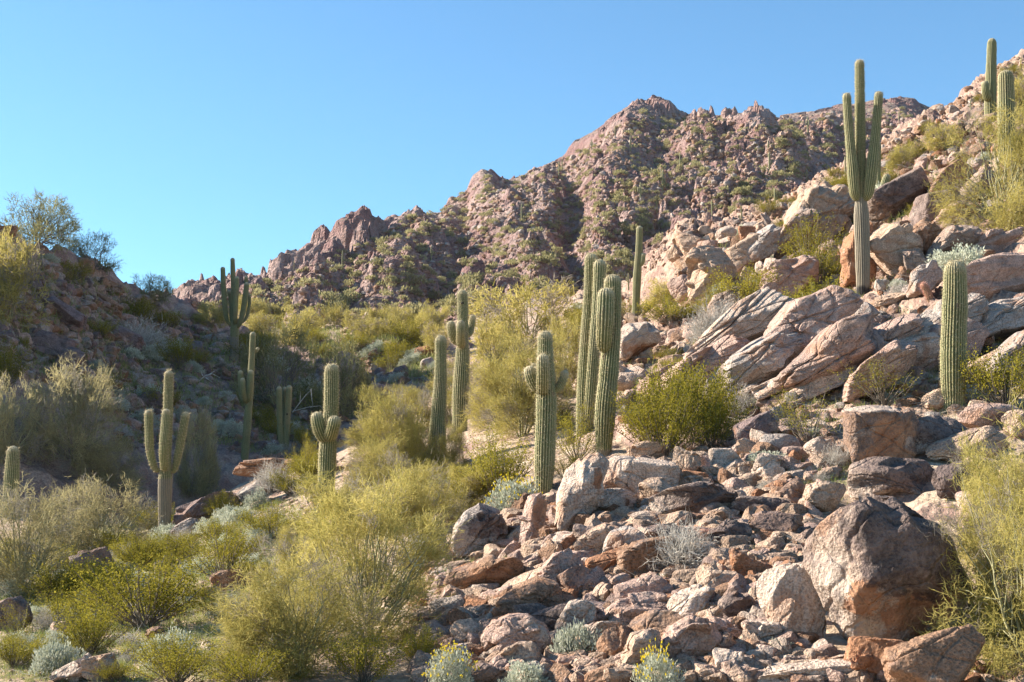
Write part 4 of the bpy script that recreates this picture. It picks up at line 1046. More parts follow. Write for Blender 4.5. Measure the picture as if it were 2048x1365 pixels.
 (1735,625,52,44,'grey','grey angular rock below the foot of the giant saguaro',dict(seed=4208,sharp=14,varn=.6,by=648)),
 (1785,600,88,30,'tan','flat tan rock on the upper edge of the long slab',dict(seed=4209,sharp=8,tilt=-10,varn=.3,by=617)),
 (1660,655,60,26,'red','flat rust-edged rock on the lower end of the long slab',dict(seed=4210,sharp=9,tilt=-18,varn=.2,by=672)),
 (1700,640,44,26,'tan','tan flat rock stacked beside the rust-edged one',dict(seed=4211,tilt=-20,varn=.3,by=655)),
 (1505,625,16,12,'pale','small pale stone above the sloping ledge',dict(seed=4212,by=633)),
 (1385,700,60,16,'dark','thin dark plank-like rock right of the flat-topped white boulder',dict(seed=4213,tilt=-4,by=708)),
 (1560,700,60,36,'brown','tilted brown slab chip on the slope below the long slab',dict(seed=4214,boxy=.4,tilt=-42,varn=.4,by=722)),
 (1500,645,46,16,'brown','brown plate of rock on the sloping ledge',dict(seed=4215,tilt=8,by=655)),
 (1430,680,44,34,'tan','tan block on the sloping ledge beside the plank-like rock',dict(seed=4216,boxy=.4,varn=.2,by=698)),
 (1510,860,88,52,'bluish','bluish fractured boulder right of the big creosote bush',dict(seed=4217,boxy=.3,tilt=-30,varn=.5,by=888)),
 (1405,888,64,26,'dark','flat dark rock under the big creosote bush',dict(seed=4218,by=902)),
 (1880,800,70,46,'tan','tan rocks at the foot of the thick single saguaro',dict(seed=4219,sharp=8,varn=.3,by=826)),
 # outcrop
 (1420,545,120,120,'tan','tan craggy outcrop face split by slanting cracks',dict(seed=4221,sharp=10,strat=.04,tilt=-18,varn=.12,by=600,land='tan craggy outcrop')),
 (1375,580,70,70,'pink','pink lower buttress of the tan outcrop with a shadowed cleft',dict(seed=4223,sharp=11,tilt=-24,strat=.04,varn=.2,by=606)),
 (1385,492,80,60,'tan','knobbly tan top of the outcrop',dict(seed=4225,sharp=8,strat=.04,varn=.15,by=520)),
 (1490,520,110,76,'tan','tan blocky shoulder on the right of the outcrop',dict(seed=4227,boxy=.3,tilt=-30,strat=.035,varn=.2,by=552)),
 (1535,470,60,36,'tan','tan slab capping the right shoulder of the outcrop',dict(seed=4229,boxy=.4,tilt=28,varn=.2,by=492)),
 (1500,468,50,32,'red','rust-fronted rock under the capping slab of the outcrop',dict(seed=4230,boxy=.3,varn=.2,by=488)),
 (1452,470,44,36,'pale','pale knob on the crest of the outcrop',dict(seed=4231,sharp=8,varn=.1,by=490)),
 (1575,560,60,36,'varn','dark shadowed rock between the outcrop and the reddish barrel cactus',dict(seed=4232,varn=.7,by=580)),
 # wash
 (378,1060,66,44,'grey','grey speckled boulder at the foot of the three-armed saguaro',dict(seed=4241,sharp=8,varn=.6,by=1082,land='grey boulder by the saguaro foot')),
 (190,1126,86,54,'dark','blackish block boulder among bushes in the wash',dict(seed=4243,boxy=.6,tilt=-8,varn=.64,by=1154,land='blackish block boulder')),
 (24,1232,76,72,'dark','dark round boulder at the left edge',dict(seed=4245,sharp=5,varn=.9,by=1264)),
 (455,1166,66,50,'brown','blocky brown rock with a shaded side in the wash',dict(seed=4247,boxy=.5,tilt=-14,varn=.4,by=1190,land='blocky brown rock')),
 (420,1188,44,30,'pink','pink wedge stone in front of the blocky brown rock',dict(seed=4248,tilt=-20,by=1202)),
 (330,1136,42,26,'grey','grey half-buried rock between the wash bushes',dict(seed=4249,sharp=8,by=1150)),
 (205,1335,66,52,'tan','tan slab in the bottom left foreground',dict(seed=4250,boxy=.5,tilt=-20,varn=.15,by=1362)),
 (150,1345,76,40,'pale','pale long rock in the bottom left foreground',dict(seed=4251,boxy=.4,tilt=-28,varn=.1,by=1366)),
 (120,1265,40,40,'tan','tan rock behind the small yellow-green bush at lower left',dict(seed=4252,varn=.2,by=1286)),
 (310,1268,36,26,'brown','brown ledge stone in the middle of the lower left brush',dict(seed=4253,by=1282)),
 (410,1022,130,56,'bluish','big shaded slab in the bottom of the wash',dict(seed=4255,boxy=.5,tilt=-14,varn=.6,by=1050,land='big shaded wash slab')),
 (545,936,140,36,'brown','long brownish slab in shade below the triple-stemmed saguaro',dict(seed=4257,boxy=.4,tilt=2,varn=.4,by=954)),
 (508,985,64,36,'grey','grey tilted slab on the wash bank',dict(seed=4258,boxy=.4,tilt=-24,varn=.4,by=1002)),
 (705,945,46,34,'tan','tan rock peeping out left of the palo verde mass',dict(seed=4259,tilt=-30,varn=.2,by=962)),
 (850,704,44,26,'red','dark red rock on the saddle left of the nest-hole saguaro',dict(seed=4260,sharp=8,varn=.4,by=716)),
 # left hill
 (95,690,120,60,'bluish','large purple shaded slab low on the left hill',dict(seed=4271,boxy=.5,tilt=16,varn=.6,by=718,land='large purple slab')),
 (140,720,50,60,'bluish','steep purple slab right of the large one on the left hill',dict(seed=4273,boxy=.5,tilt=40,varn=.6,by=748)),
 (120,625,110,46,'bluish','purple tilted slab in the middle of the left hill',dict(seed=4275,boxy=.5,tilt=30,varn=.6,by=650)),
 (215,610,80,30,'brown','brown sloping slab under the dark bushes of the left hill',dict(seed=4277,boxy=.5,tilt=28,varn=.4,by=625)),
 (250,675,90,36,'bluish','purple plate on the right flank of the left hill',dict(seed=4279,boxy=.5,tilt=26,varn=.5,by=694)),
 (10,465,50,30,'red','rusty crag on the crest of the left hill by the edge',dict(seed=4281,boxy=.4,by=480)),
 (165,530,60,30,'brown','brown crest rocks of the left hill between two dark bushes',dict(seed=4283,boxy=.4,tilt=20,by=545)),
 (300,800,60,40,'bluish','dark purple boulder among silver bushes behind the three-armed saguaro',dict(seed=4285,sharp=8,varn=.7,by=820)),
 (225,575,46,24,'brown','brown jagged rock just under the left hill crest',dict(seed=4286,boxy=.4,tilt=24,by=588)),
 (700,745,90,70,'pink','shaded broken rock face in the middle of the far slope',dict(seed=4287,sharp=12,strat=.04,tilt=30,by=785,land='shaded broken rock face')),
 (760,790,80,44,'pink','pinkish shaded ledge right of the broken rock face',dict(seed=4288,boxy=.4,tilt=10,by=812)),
]
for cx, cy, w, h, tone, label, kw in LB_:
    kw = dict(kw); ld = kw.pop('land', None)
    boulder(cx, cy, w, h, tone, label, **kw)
    if ld: LAND.append((cx, cy, ld))
# bedrock slabs that slope down to the left
for cx, cy, w, h, tilt, tone, label, kw in [
 (1735,715,400,90,-29,'pale','long smooth bedrock slab sloping down to the left below the giant saguaro',dict(seed=5101,depth=.5,varn=.16,by=770,strat=.03,cracks=4,outline=[(1570,812),(1625,745),(1740,662),(1845,612),(1893,640),(1890,715),(1815,752),(1705,795),(1610,838)],land='long sloping slab')),
 (1640,770,230,46,-30,'pale','lower strip of smooth bedrock under the long sloping slab',dict(seed=5103,depth=.5,varn=.2,by=800)),
 (1880,690,170,74,-28,'pink','brown-stained bedrock block behind the thick single saguaro',dict(seed=5105,depth=.6,varn=.5,by=740,strat=.03,cracks=3,outline=[(1795,745),(1810,705),(1860,650),(1940,625),(1985,660),(1950,720),(1870,740),(1815,765)])),
 (1985,560,190,76,-10,'pink','rounded bedrock shoulder by the right edge above the thick saguaro',dict(seed=5107,depth=.6,varn=.45,by=600,strat=.04,cracks=4,outline=[(1880,600),(1890,560),(1935,525),(2000,505),(2080,500),(2090,590),(2000,612),(1920,622)],land='rounded bedrock shoulder')),
 (1985,640,190,60,-22,'grey','grey bedrock ledge by the right edge beside the thick saguaro',dict(seed=5109,depth=.6,varn=.5,by=680)),
 (1960,505,190,40,-20,'pink','thin bedrock ledge beneath the upper right palo verde',dict(seed=5111,depth=.6,varn=.4,by=530)),
 (1990,725,150,50,-34,'tan','tan layered ledge right of the thick saguaro',dict(seed=5113,depth=.6,varn=.3,by=756)),
 (1490,640,210,66,-25,'pink','sloping pink ledge between the flat-topped boulder and the giant saguaro',dict(seed=5115,depth=.6,varn=.25,by=682,strat=.03,cracks=4,outline=[(1380,700),(1420,655),(1500,615),(1580,592),(1600,615),(1560,645),(1480,690),(1410,715)],land='sloping pink ledge')),
 (1590,700,110,70,-32,'tan','broken tan ledge at the left end of the long sloping slab',dict(seed=5117,depth=.6,strat=.04,varn=.3,by=740)),
 (1340,760,150,60,-20,'pink','low shelf of rock behind the big creosote bush',dict(seed=5119,depth=.6,strat=.04,varn=.3,by=790)),
 (1560,770,120,40,-28,'pale','pale tilted ledge right of the big creosote bush',dict(seed=5121,depth=.6,varn=.15,by=795)),
 (1640,1340,260,40,-6,'pale','flat pale bedrock pavement in the bottom foreground',dict(seed=5123,depth=.7,varn=.05,by=1365)),
]:
    kw = dict(kw); ld = kw.pop('land', None)
    boulder(cx, cy, w, h, tone, label, tilt=tilt, boxy=.45, sharp=16, name='bedrock_slab', **kw)
    if ld: LAND.append((cx, cy, ld))
# ------------------------------------------------------------------ descriptions of scattered things
PENDING = []   # (object, photo x, photo y, noun phrase, group)
def later(o, px, py, phrase, group, cat): PENDING.append((o, px, py, phrase)); o['group'] = group; o['category'] = cat
ORD = ['', 'second ', 'third ', 'fourth ', 'fifth ', 'sixth ', 'seventh ', 'eighth ', 'ninth ', 'tenth ', 'eleventh ', 'twelfth ', 'thirteenth ', 'fourteenth ', 'fifteenth ', 'sixteenth ']
def describe_all():
    buckets = {}
    for o, px, py, ph in PENDING:
        d, lx, ly, name = min((math.hypot(px - a, py - b), a, b, c) for a, b, c in LAND)
        dx, dy = px - lx, py - ly
        if abs(dx) > 1.3 * abs(dy): rel = 'right of' if dx > 0 else 'left of'
        elif abs(dy) > 1.3 * abs(dx): rel = 'below' if dy > 0 else 'above'
        else: rel = ('below and ' if dy > 0 else 'above and ') + ('right of' if dx > 0 else 'left of')
        buckets.setdefault((ph, rel, name), []).append((d, o))
    for (ph, rel, name), l in buckets.items():
        l.sort(key=lambda t: t[0])
        for i, (d, o) in enumerate(l):
            o['label'] = f'{ph} {rel} the {name}' if len(l) == 1 else f'{ORD[min(i, 15)]}nearest {ph} {rel} the {name}'

def inside(x, y, poly):
    r = False; j = len(poly) - 1
    for i in range(len(poly)):
        (xi, yi), (xj, yj) = poly[i], poly[j]
        if (yi > y) != (yj > y) and x < (xj - xi) * (y - yi) / (yj - yi) + xi: r = not r
        j = i
    return r
def rand_in(poly):
    xs = [p[0] for p in poly]; ys_ = [p[1] for p in poly]
    while True:
        x, y = random.uniform(min(xs), max(xs)), random.uniform(min(ys_), max(ys_))
        if inside(x, y, poly): return x, y

# ------------------------------------------------------------------ scattered rocks
VAR = {'angular': [], 'rounded': [], 'flat': []}
for k in range(9):
    P, T = rock_shape(9000 + k, 4, 24, 11, .05, 0, .4); VAR['angular'].append(mesh_np('rock', fit(P), tris=T, mats=[M['rock']], smooth=False))
for k in range(6):
    P, T = rock_shape(9100 + k, 4, 7, 12, .06); VAR['rounded'].append(mesh_np('rock', fit(P), tris=T, mats=[M['rock']], smooth=False))
for k in range(6):
    P, T = rock_shape(9200 + k, 4, 16, 10, .05, .05, .5); VAR['flat'].append(mesh_np('rock', fit(P), tris=T, mats=[M['rock']], smooth=False))
TAKEN = [(cx, cy, max(w, h) * .42) for cx, cy, w, h, *_ in LB_]
Z_RUB = [(870,1130),(930,1010),(1100,1000),(1350,895),(1600,860),(1700,900),(1640,1000),(1600,1365),(850,1365)]
Z_MID = [(1240,720),(1480,650),(1700,610),(2048,640),(2048,830),(1500,900),(1240,850)]
Z_UP = [(1350,500),(1560,440),(1700,370),(1900,260),(2048,150),(2048,480),(1880,560),(1600,640),(1380,610)]
Z_LEFT = [(0,500),(150,540),(340,625),(470,690),(330,760),(0,760)]
Z_WASH = [(0,1110),(560,1010),(600,1365),(0,1365)]
Z_SHADE = [(200,760),(480,700),(860,715),(860,820),(560,930),(420,890),(200,900)]
Z_PILE = [(668,632),(720,618),(790,645),(775,700),(690,700)]
Z_BR = [(1900,1260),(2048,1200),(2048,1365),(1700,1365)]
Z_BASE = [(1000,1330),(1640,1300),(1700,1365),(1000,1365)]
Z_OUT = [(1350,600),(1345,520),(1390,470),(1480,455),(1590,470),(1580,530),(1480,570),(1420,610)]
Z_CRAG = [(1740,590),(1745,470),(1800,400),(1880,380),(1900,470),(1840,560)]
zones = [(Z_OUT, 22, 34, 62, ['tan', 'tan', 'pink', 'pale'], ['angular'], -22, 'blocks of the tan outcrop'),
         (Z_CRAG, 14, 30, 60, ['tan', 'pink', 'brown', 'varn'], ['angular'], -20, 'blocks of the crag beside the giant saguaro'),
         (Z_RUB, 128, 32, 100, ['tan', 'pink', 'brown', 'varn', 'pale', 'pale', 'tan', 'pink'], ['angular', 'angular', 'angular', 'flat'], 0, 'rocks of the rubble slope'),
         (Z_MID, 40, 30, 110, ['tan', 'pale', 'pink', 'grey', 'brown'], ['flat', 'angular', 'flat'], -24, 'rocks on the slabby slope'),
         (Z_UP, 48, 22, 76, ['pink', 'brown', 'pink', 'tan', 'grey', 'varn', 'red'], ['angular', 'rounded', 'flat'], -14, 'rocks of the upper right slope'),
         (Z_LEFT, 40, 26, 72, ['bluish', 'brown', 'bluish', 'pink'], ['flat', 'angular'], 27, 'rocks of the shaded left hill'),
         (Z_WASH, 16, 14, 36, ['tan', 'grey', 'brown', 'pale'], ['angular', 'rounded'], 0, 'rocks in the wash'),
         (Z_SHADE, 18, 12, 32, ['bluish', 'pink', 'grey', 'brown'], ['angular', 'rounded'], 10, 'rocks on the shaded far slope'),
         (Z_PILE, 20, 11, 24, ['tan', 'tan', 'pale', 'brown'], ['angular', 'rounded'], 0, 'rocks of the far rock pile'),
         (Z_BR, 8, 18, 44, ['tan', 'pale'], ['angular', 'flat'], -8, 'rocks in the bottom corner')]
LAND += [(727,650,'far rock pile'), (1350,820,'big creosote bush'), (720,1120,'big palo verde'), (1560,1320,'bottom pavement'), (1960,1310,'bottom corner palo verde'), (1980,380,'upper palo verde'),(1840,240,'far right ridge')]
ADJ = {'tan': 'tan', 'pink': 'pinkish', 'brown': 'brown', 'varn': 'dark-crusted', 'grey': 'grey', 'pale': 'pale', 'red': 'rusty', 'bluish': 'purple-grey', 'dark': 'dark'}
def rand_rock(x, y, s, tone, kind, tilt, group, p):
    k = s / ppm(p.y) / 2
    me = random.choice(VAR[kind])
    o = obj('rock', me)
    fl = {'angular': .72, 'rounded': .8, 'flat': .4}[kind] * random.uniform(.8, 1.15)
    o.scale = (k, k * random.uniform(.7, 1.0), k * fl)
    o.rotation_euler = (random.uniform(-.25, .35), math.radians(-tilt) * -1 * 0 + math.radians(tilt) * 1.0 + random.uniform(-.3, .3), random.uniform(-.6, .6) if kind == 'flat' else random.uniform(0, 6.3))
    o.location = p + Vector((0, k * .3, k * fl * random.uniform(.1, .4)))
    o.color = tonecol(tone)
    size = 'large' if s > 44 else 'medium' if s > 27 else 'small'
    later(o, x, y, f'{size} {ADJ[tone]} {kind} rock', group, 'rock')
for poly, cnt, s0, s1, tones, kinds, tilt, grp in zones:
    pts = []; tries = 0
    while len(pts) < cnt and tries < cnt * 60:
        tries += 1
        x, y = rand_in(poly); s = s0 + (s1 - s0) * random.random() ** 1.8
        tight = .12 if poly in (Z_OUT, Z_CRAG) else .2 if poly is Z_RUB else .36
        if any(math.hypot(x - a, y - b) < c * (.6 if tight < .2 else 1) + s * tight for a, b, c in TAKEN): continue
        TAKEN.append((x, y, s * .42)); pts.append((x, y, s))
    pp = cast([a[0] for a in pts], [a[1] for a in pts])
    for (x, y, s), p in zip(pts, pp):
        if np.isnan(p[1]): continue
        rand_rock(x, y - s * .2, s, random.choice(tones), random.choice(kinds), tilt, grp, Vector(p))

def bedrock(poly, cnt, w0, w1, group, tones, tilt=-27, dev=5, hk=(.26, .42), rough=.05, bites=4):
    k = 0
    while k < cnt:
        x, y = rand_in(poly); w = random.uniform(w0, w1)
        if any(abs(x - a) < w * .38 and abs(y - b) < w * .22 for a, b in BED): continue
        if at(x, y + 10) is None or (1215 < x < 1500 and 760 < y < 910) or (1500 < x < 2048 and 765 < y < 1010) or any(abs(x - a) < w * .5 + 26 and -150 < y - b < 60 for a, b in FEET): continue
        k += 1; BED.append((x, y)); tn = random.choice(tones); h = w * random.uniform(*hk); tl = random.gauss(tilt, dev); ca, sa = math.cos(math.radians(tl)), math.sin(math.radians(tl))
        ol = []
        for fx, fy in ((-.5, .2), (-.42, -.12), (-.2, -.36), (.1, -.5), (.36, -.42), (.5, -.1), (.46, .28), (.2, .46), (-.1, .5), (-.36, .42)):
            qx = w * fx * random.uniform(.82, 1.12); qy = h * fy * random.uniform(.75, 1.2)
            ol.append((x + qx * ca - qy * sa, y + qx * sa + qy * ca))
        o = boulder(x, y, w, h, tn, 'slab', tilt=tl, boxy=.4, sharp=16, name='bedrock_slab', depth=1.0, strat=.03, outline=ol, cracks=6, rough=rough, bites=bites, up=-.3 * h / ppm(at(x, y + 10).y), seed=5200 + len(BED), varn=random.uniform(.2, .5))
        later(o, x, y, f'{"long" if w > 150 else "short"} {ADJ[tn]} tilted bedrock slab', group, 'rock slab')
BED = []
Z_OUTR = [(2048,480),(2420,380),(2420,1365),(2048,1365)]
bedrock(Z_MID, 10, 190, 320, 'bedrock slabs of the middle right slope', ['pink', 'pale', 'grey', 'tan', 'pink'], -27, 4, (.3, .44), .024, 1)
bedrock([(1350,520),(1560,450),(1700,380),(1880,300),(2048,200),(2048,480),(1880,560),(1600,640),(1380,610)], 16, 80, 190, 'bedrock slabs of the upper right slope', ['pink', 'brown', 'tan', 'pink', 'grey', 'varn'], -25, 9, (.4, .7))
bedrock([(1180,1030),(1540,1080),(1500,1330),(1000,1340),(960,1220)], 13, 100, 170, 'half-buried slabs of the rubble slope', ['pale', 'pink', 'tan', 'brown', 'pink'], -14, 18, (.5, .75))

# loose stones between the boulders, too many to count: one object per slope
def stones(name, polys, s0, s1, tones, label, sub=2, power=2.2, maxY=400, tiltz=0.35, mat='stone', nvar=6):
    X = []; S = []
    for poly, cnt in polys:
        for _ in range(cnt):
            X.append(rand_in(poly)); S.append(s0 + (s1 - s0) * random.random() ** power)
    p = cast([a[0] for a in X], [a[1] for a in X]); S = np.array(S)
    ok = ~np.isnan(p[:, 1]) & (p[:, 1] < maxY)
    p = p[ok]; S = S[ok]; k = S / (F / p[:, 1]) / 2
    shapes = [rock_shape(7000 + q, sub, 30, 9, .045, 0, .4, 0, None, 4, 0) for q in range(nvar)]
    Vs = []; Ts = []; Cs = []; n = 0
    tc = np.array([TONE[t][:3] for t in tones])
    for i in range(len(p)):
        P, T = shapes[i % nvar]; P = fit(P)
        a = RNG.uniform(0, 6.28); c, s = math.cos(a), math.sin(a)
        t = RNG.normal(0, tiltz); ct, st_ = math.cos(t), math.sin(t)
        Q = P * np.array([1, RNG.uniform(.6, 1), RNG.uniform(.4, .85)]) * k[i]
        Q = np.stack([Q[:, 0] * c - Q[:, 1] * s, Q[:, 0] * s + Q[:, 1] * c, Q[:, 2]], 1)
        Q = np.stack([Q[:, 0] * ct + Q[:, 2] * st_, Q[:, 1], -Q[:, 0] * st_ + Q[:, 2] * ct], 1)
        Q = Q + p[i] + np.array([0, 0, k[i] * .1])
        Vs.append(Q); Ts.append(T + n); n += len(Q)
        col = tc[RNG.integers(len(tc))] * RNG.uniform(.75, 1.12)
        Cs.append(np.tile(np.append(col, random.choice([.1, .15, .2, .3, .35, .6])), (len(Q), 1)))
    me = mesh_np(name, np.vstack(Vs), tris=np.vstack(Ts), mats=[M[mat]], colors=np.vstack(Cs), smooth=False)
    return tag(obj(name, me), label, 'rubble', None, 'stuff')

warm = ['tan', 'pale', 'pink', 'tan', 'brown', 'pink', 'brown', 'tan', 'pink', 'tan', 'red', 'tan']
stones('rubble', [(Z_RUB, 2300), (Z_BASE, 360), (Z_BR, 220), ([(850,1130),(1080,1180),(1050,1365),(820,1365)], 340)], 10, 70, warm, 'loose tan stones filling the gaps between the boulders of the lower slope', 3, 1.45, nvar=12)
stones('rubble', [(Z_OUTR, 700), (Z_MID, 700), (Z_UP, 1100), ([(1200,640),(1380,590),(1600,620),(1300,740)], 200)], 6, 46, ['pink', 'tan', 'brown', 'pink', 'grey', 'pink', 'red', 'tan', 'brown'], 'loose pale stones strewn over the upper right slope', 3, 1.8, nvar=10)
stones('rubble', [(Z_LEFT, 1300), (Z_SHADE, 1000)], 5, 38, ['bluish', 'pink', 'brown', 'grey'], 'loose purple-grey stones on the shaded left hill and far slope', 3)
stones('rubble', [(Z_WASH, 900), ([(500,990),(700,900),(900,960),(560,1090)], 420), ([(1080,640),(1270,590),(1250,730),(1100,800)], 300), ([(540,640),(880,660),(880,740),(640,720)], 300), (Z_PILE, 160)], 4, 18, warm, 'small stones scattered in the wash', 2)
Z_MT = [(380,610),(560,555),(700,500),(960,360),(1130,320),(1290,220),(1500,240),(1850,215),(1700,330),(1500,470),(1250,560),(900,640),(560,660)]
stones('rubble', [(Z_MT, 9000)], 2, 15, ['pink', 'brown', 'brown', 'pink', 'grey', 'brown', 'varn'], 'broken rock and scree covering the far mountainside', 2, 2.6, 600, .5)
Z_RIDGE = [(1440,450),(1560,415),(1700,330),(1850,235),(1900,205),(2048,95),(2048,250),(1850,330),(1700,400),(1560,440)]
stones('rubble', [(Z_RIDGE, 700)], 5, 32, ['pink', 'brown', 'tan', 'brown', 'grey', 'red'], 'broken rock along the right ridge crest', 2, 2.0, 200, .5)

# ------------------------------------------------------------------ plants
def proto(parts):
    """[(name, mesh)] with the spread of the leafy mesh measured"""
    lead = parts[0][1]
    co = np.empty(len(lead.vertices) * 3, np.float32); lead.vertices.foreach_get('co', co); co = co.reshape(-1, 3)
    lo = np.percentile(co, 1.5, 0); hi = np.percentile(co, 98.5, 0)
    return dict(parts=parts, w=(hi[0] - lo[0]), h=hi[2])

PV = []
for k in range(4):
    tr, cr = palo_verde(400 + k, 1.3, [3.0, 2.2, 2.7, 3.0][k], [210, 180, 200, 190][k], 42)
    PV.append(proto([('crown', cr.mesh('crown', [M['palo']])), ('trunk', tr.mesh('trunk', [M['bark']], True))]))
PVp = []
for k in range(2):
    tr, cr = palo_verde(430 + k, 1.3, [2.3, 1.9][k], 160, 30, tw=.0055, upright=.7)
    PVp.append(proto([('crown', cr.mesh('crown', [M['palo_pale_dimmed']])), ('trunk', tr.mesh('trunk', [M['bark']], True))]))
PVf = []   # for farther trees: fewer and broader twigs
for k in range(3):
    tr, cr = palo_verde(460 + k, 1.3, [2.1, 1.6, 1.8][k], 120, 17, tw=.011, tl=.3)
    PVf.append(proto([('crown', cr.mesh('crown', [M['palo']])), ('trunk', tr.mesh('trunk', [M['bark']], True))]))
PVd = []
for k in range(2):
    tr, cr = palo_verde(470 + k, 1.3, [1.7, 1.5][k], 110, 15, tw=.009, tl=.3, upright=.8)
    PVd.append(proto([('crown', cr.mesh('crown', [M['shaded_twig']])), ('trunk', tr.mesh('trunk', [M['darkbark']], True))]))
CR = []
for k in range(4):
    s_, f_ = creosote(500 + k, .8, [1.1, 1.0, .9, 1.25][k], [52, 60, 46, 36][k], [150, 150, 140, 120][k])
    CR.append(proto([('foliage', f_.mesh('foliage', [M['creosote']])), ('woody_stem', s_.mesh('woody_stem', [M['darkbark']], True))]))
s_, f_ = creosote(520, .8, 1.2, 26, 60, .028); CRs = [proto([('foliage', f_.mesh('foliage', [M['creosote']])), ('woody_stem', s_.mesh('woody_stem', [M['darkbark']], True))])]
BR = []
for k in range(3):
    f_, _ = brittlebush(600 + k, .45, 2300); BR.append(proto([('foliage', f_.mesh('foliage', [M['brittle']]))]))
BF = []
for k in range(2):
    f_, l_ = brittlebush(620 + k, .45, 2300, 120); BF.append(proto([('foliage', f_.mesh('foliage', [M['brittle']])), ('blossom', l_.mesh('blossom', [M['flower'], M['brittle']]))]))
GT = [proto([('twigs', twig_dome(640 + k).mesh('twigs', [M['greytwig']]))]) for k in range(3)]
SC = []
for k in range(4):
    V, Q, t_ = scrub_shape(660 + k); SC.append(proto([('scrub', mesh_np('scrub', V, quads=Q, mats=[M['scrub']], attrs={'tint': t_}, smooth=False))]))

def plant(name, pr, x0, x1, top, bx, by=None, Y=None, label=None, cat='bush', group=None, sq=None, land=None, rot=None):
    """a plant that spans x0..x1 and reaches up to top in the photo, rooted at (bx, by) or Y metres ahead"""
    if Y is None:
        base = at(bx, by)
        if base is None: return None
    else:
        u, _ = ray_us(bx, by or top); x = float(u) * Y
        base = Vector((x, Y, float(H(np.array([x]), np.array([Y]))[0])))
    Yb = base.y
    ztop = pt((x0 + x1) / 2, top, Yb).z
    k = (x1 - x0) / ppm(Yb) / pr['w']; kz = max((ztop - base.z) / pr['h'], k * .35)
    parts = pr['parts']
    if len(parts) == 1:
        r = obj(name, parts[0][1], loc=base)
    else:
        r = obj(name, None, loc=base)
        for nm, me in parts: obj(nm, me, r)
    r.scale = (k, k, kz); r.rotation_euler.z = random.uniform(0, 6.28) if rot is None else rot
    if label: tag(r, label, cat)
    elif group: pass
    if land: LAND.append(((x0 + x1) / 2, top, land))
    return r

palo = [ # variant list, x0, x1, top, base x, base y or None, Y or None, label, landmark
 (PV[0], 590, 880, 965, 735, 1290, None, 'big feathery palo verde filling the lower centre below the plain saguaro'),
 (PV[1], 455, 740, 1115, 600, 1345, None, 'low spreading yellow-green palo verde at the foot of the big feathery one'),
 (PV[2], 700, 845, 785, 785, 985, None, 'feathery palo verde behind the stout saguaro'),
 (PV[3], 790, 905, 935, 850, 1030, None, 'palo verde wrapping the foot of the plain column saguaro'),
 (PV[1], 745, 925, 930, 835, 1085, None, 'round palo verde between the big feathery one and the domed speckled boulder'),
 (PV[0], 970, 1145, 685, 1045, 872, None, 'tall palo verde behind the stocky budding saguaro'),
 (PVf[0], 935, 1165, 572, 1050, None, 60, 'grey-green palo verde farther back, left of the twin-column saguaro'),
 (PV[2], 1870, 2110, 238, 2012, 468, None, 'large palo verde on the slope at upper right'),
 (PV[3], 1912, 2220, 868, 2060, 1330, None, 'pale stringy palo verde hanging over the right edge'),
 (PVp[0], -70, 150, 985, 45, 1190, None, 'pale palo verde with bare limbs at the left edge of the wash'),
 (PVp[1], 120, 315, 968, 205, 1105, None, 'pale-tipped bush palo verde left of the three-armed saguaro'),
 (PVp[0], 60, 240, 738, 150, 930, None, 'large sunlit-topped palo verde in the shade of the left hill'),
 (PVp[1], -60, 90, 770, 10, 930, None, 'palo verde in shade at the left edge'),
 (PVp[1], 350, 440, 828, 385, 985, None, 'palo verde lit from behind, right of the three-armed saguaro'),
 (PVp[0], 150, 290, 880, 215, 985, None, 'small palo verde with a sunny top, low in the wash'),
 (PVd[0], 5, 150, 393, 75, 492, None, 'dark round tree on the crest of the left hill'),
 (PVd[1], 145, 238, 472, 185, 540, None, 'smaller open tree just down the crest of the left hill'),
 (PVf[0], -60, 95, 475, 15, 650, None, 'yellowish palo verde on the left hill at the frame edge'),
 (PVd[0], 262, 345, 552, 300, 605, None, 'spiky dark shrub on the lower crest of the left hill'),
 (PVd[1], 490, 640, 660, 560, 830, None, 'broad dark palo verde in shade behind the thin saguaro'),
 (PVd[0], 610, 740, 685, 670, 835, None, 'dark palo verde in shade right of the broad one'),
 (PVf[2], 560, 650, 618, 600, None, 100, 'sunlit palo verde on the saddle behind the shaded slope'),
 (PVf[1], 740, 870, 632, 800, None, 92, 'wide sunlit palo verde on the saddle beside the rock pile'),
 (PVf[0], 480, 560, 628, 520, None, 108, 'pale sunlit palo verde on the saddle right of the candelabra saguaro'),
 (PVf[1], 640, 700, 610, 668, None, 112, 'small sunlit palo verde left of the rock pile'),
 (PVf[2], 385, 450, 618, 415, None, 98, 'sunlit shrub tree left of the candelabra saguaro'),
 (PVf[0], 840, 900, 650, 870, None, 85, 'palo verde behind the nest-hole saguaro'),
 (PVf[2], 1290, 1390, 560, 1335, 612, None, 'grey-green shrub tree at the foot of the tan outcrop'),
 (PVf[1], 1640, 1720, 385, 1680, 425, None, 'pale green tree behind the giant saguaro at the ridge'),
 (PVf[2], 1775, 1850, 290, 1812, 335, None, 'yellow-green tree on the slope right of the giant saguaro'),
 (PVf[0], 1850, 1930, 250, 1890, 300, None, 'yellow-green tree under the right skyline'),
 (PVf[1], 2000, 2080, 150, 2040, 250, None, 'green tree on the ridge in the upper right corner'),
]
for pr, x0, x1, tp, bx, by, Y, lb in palo:
    plant('palo_verde_tree', pr, x0, x1, tp, bx, by, Y, lb, 'tree')
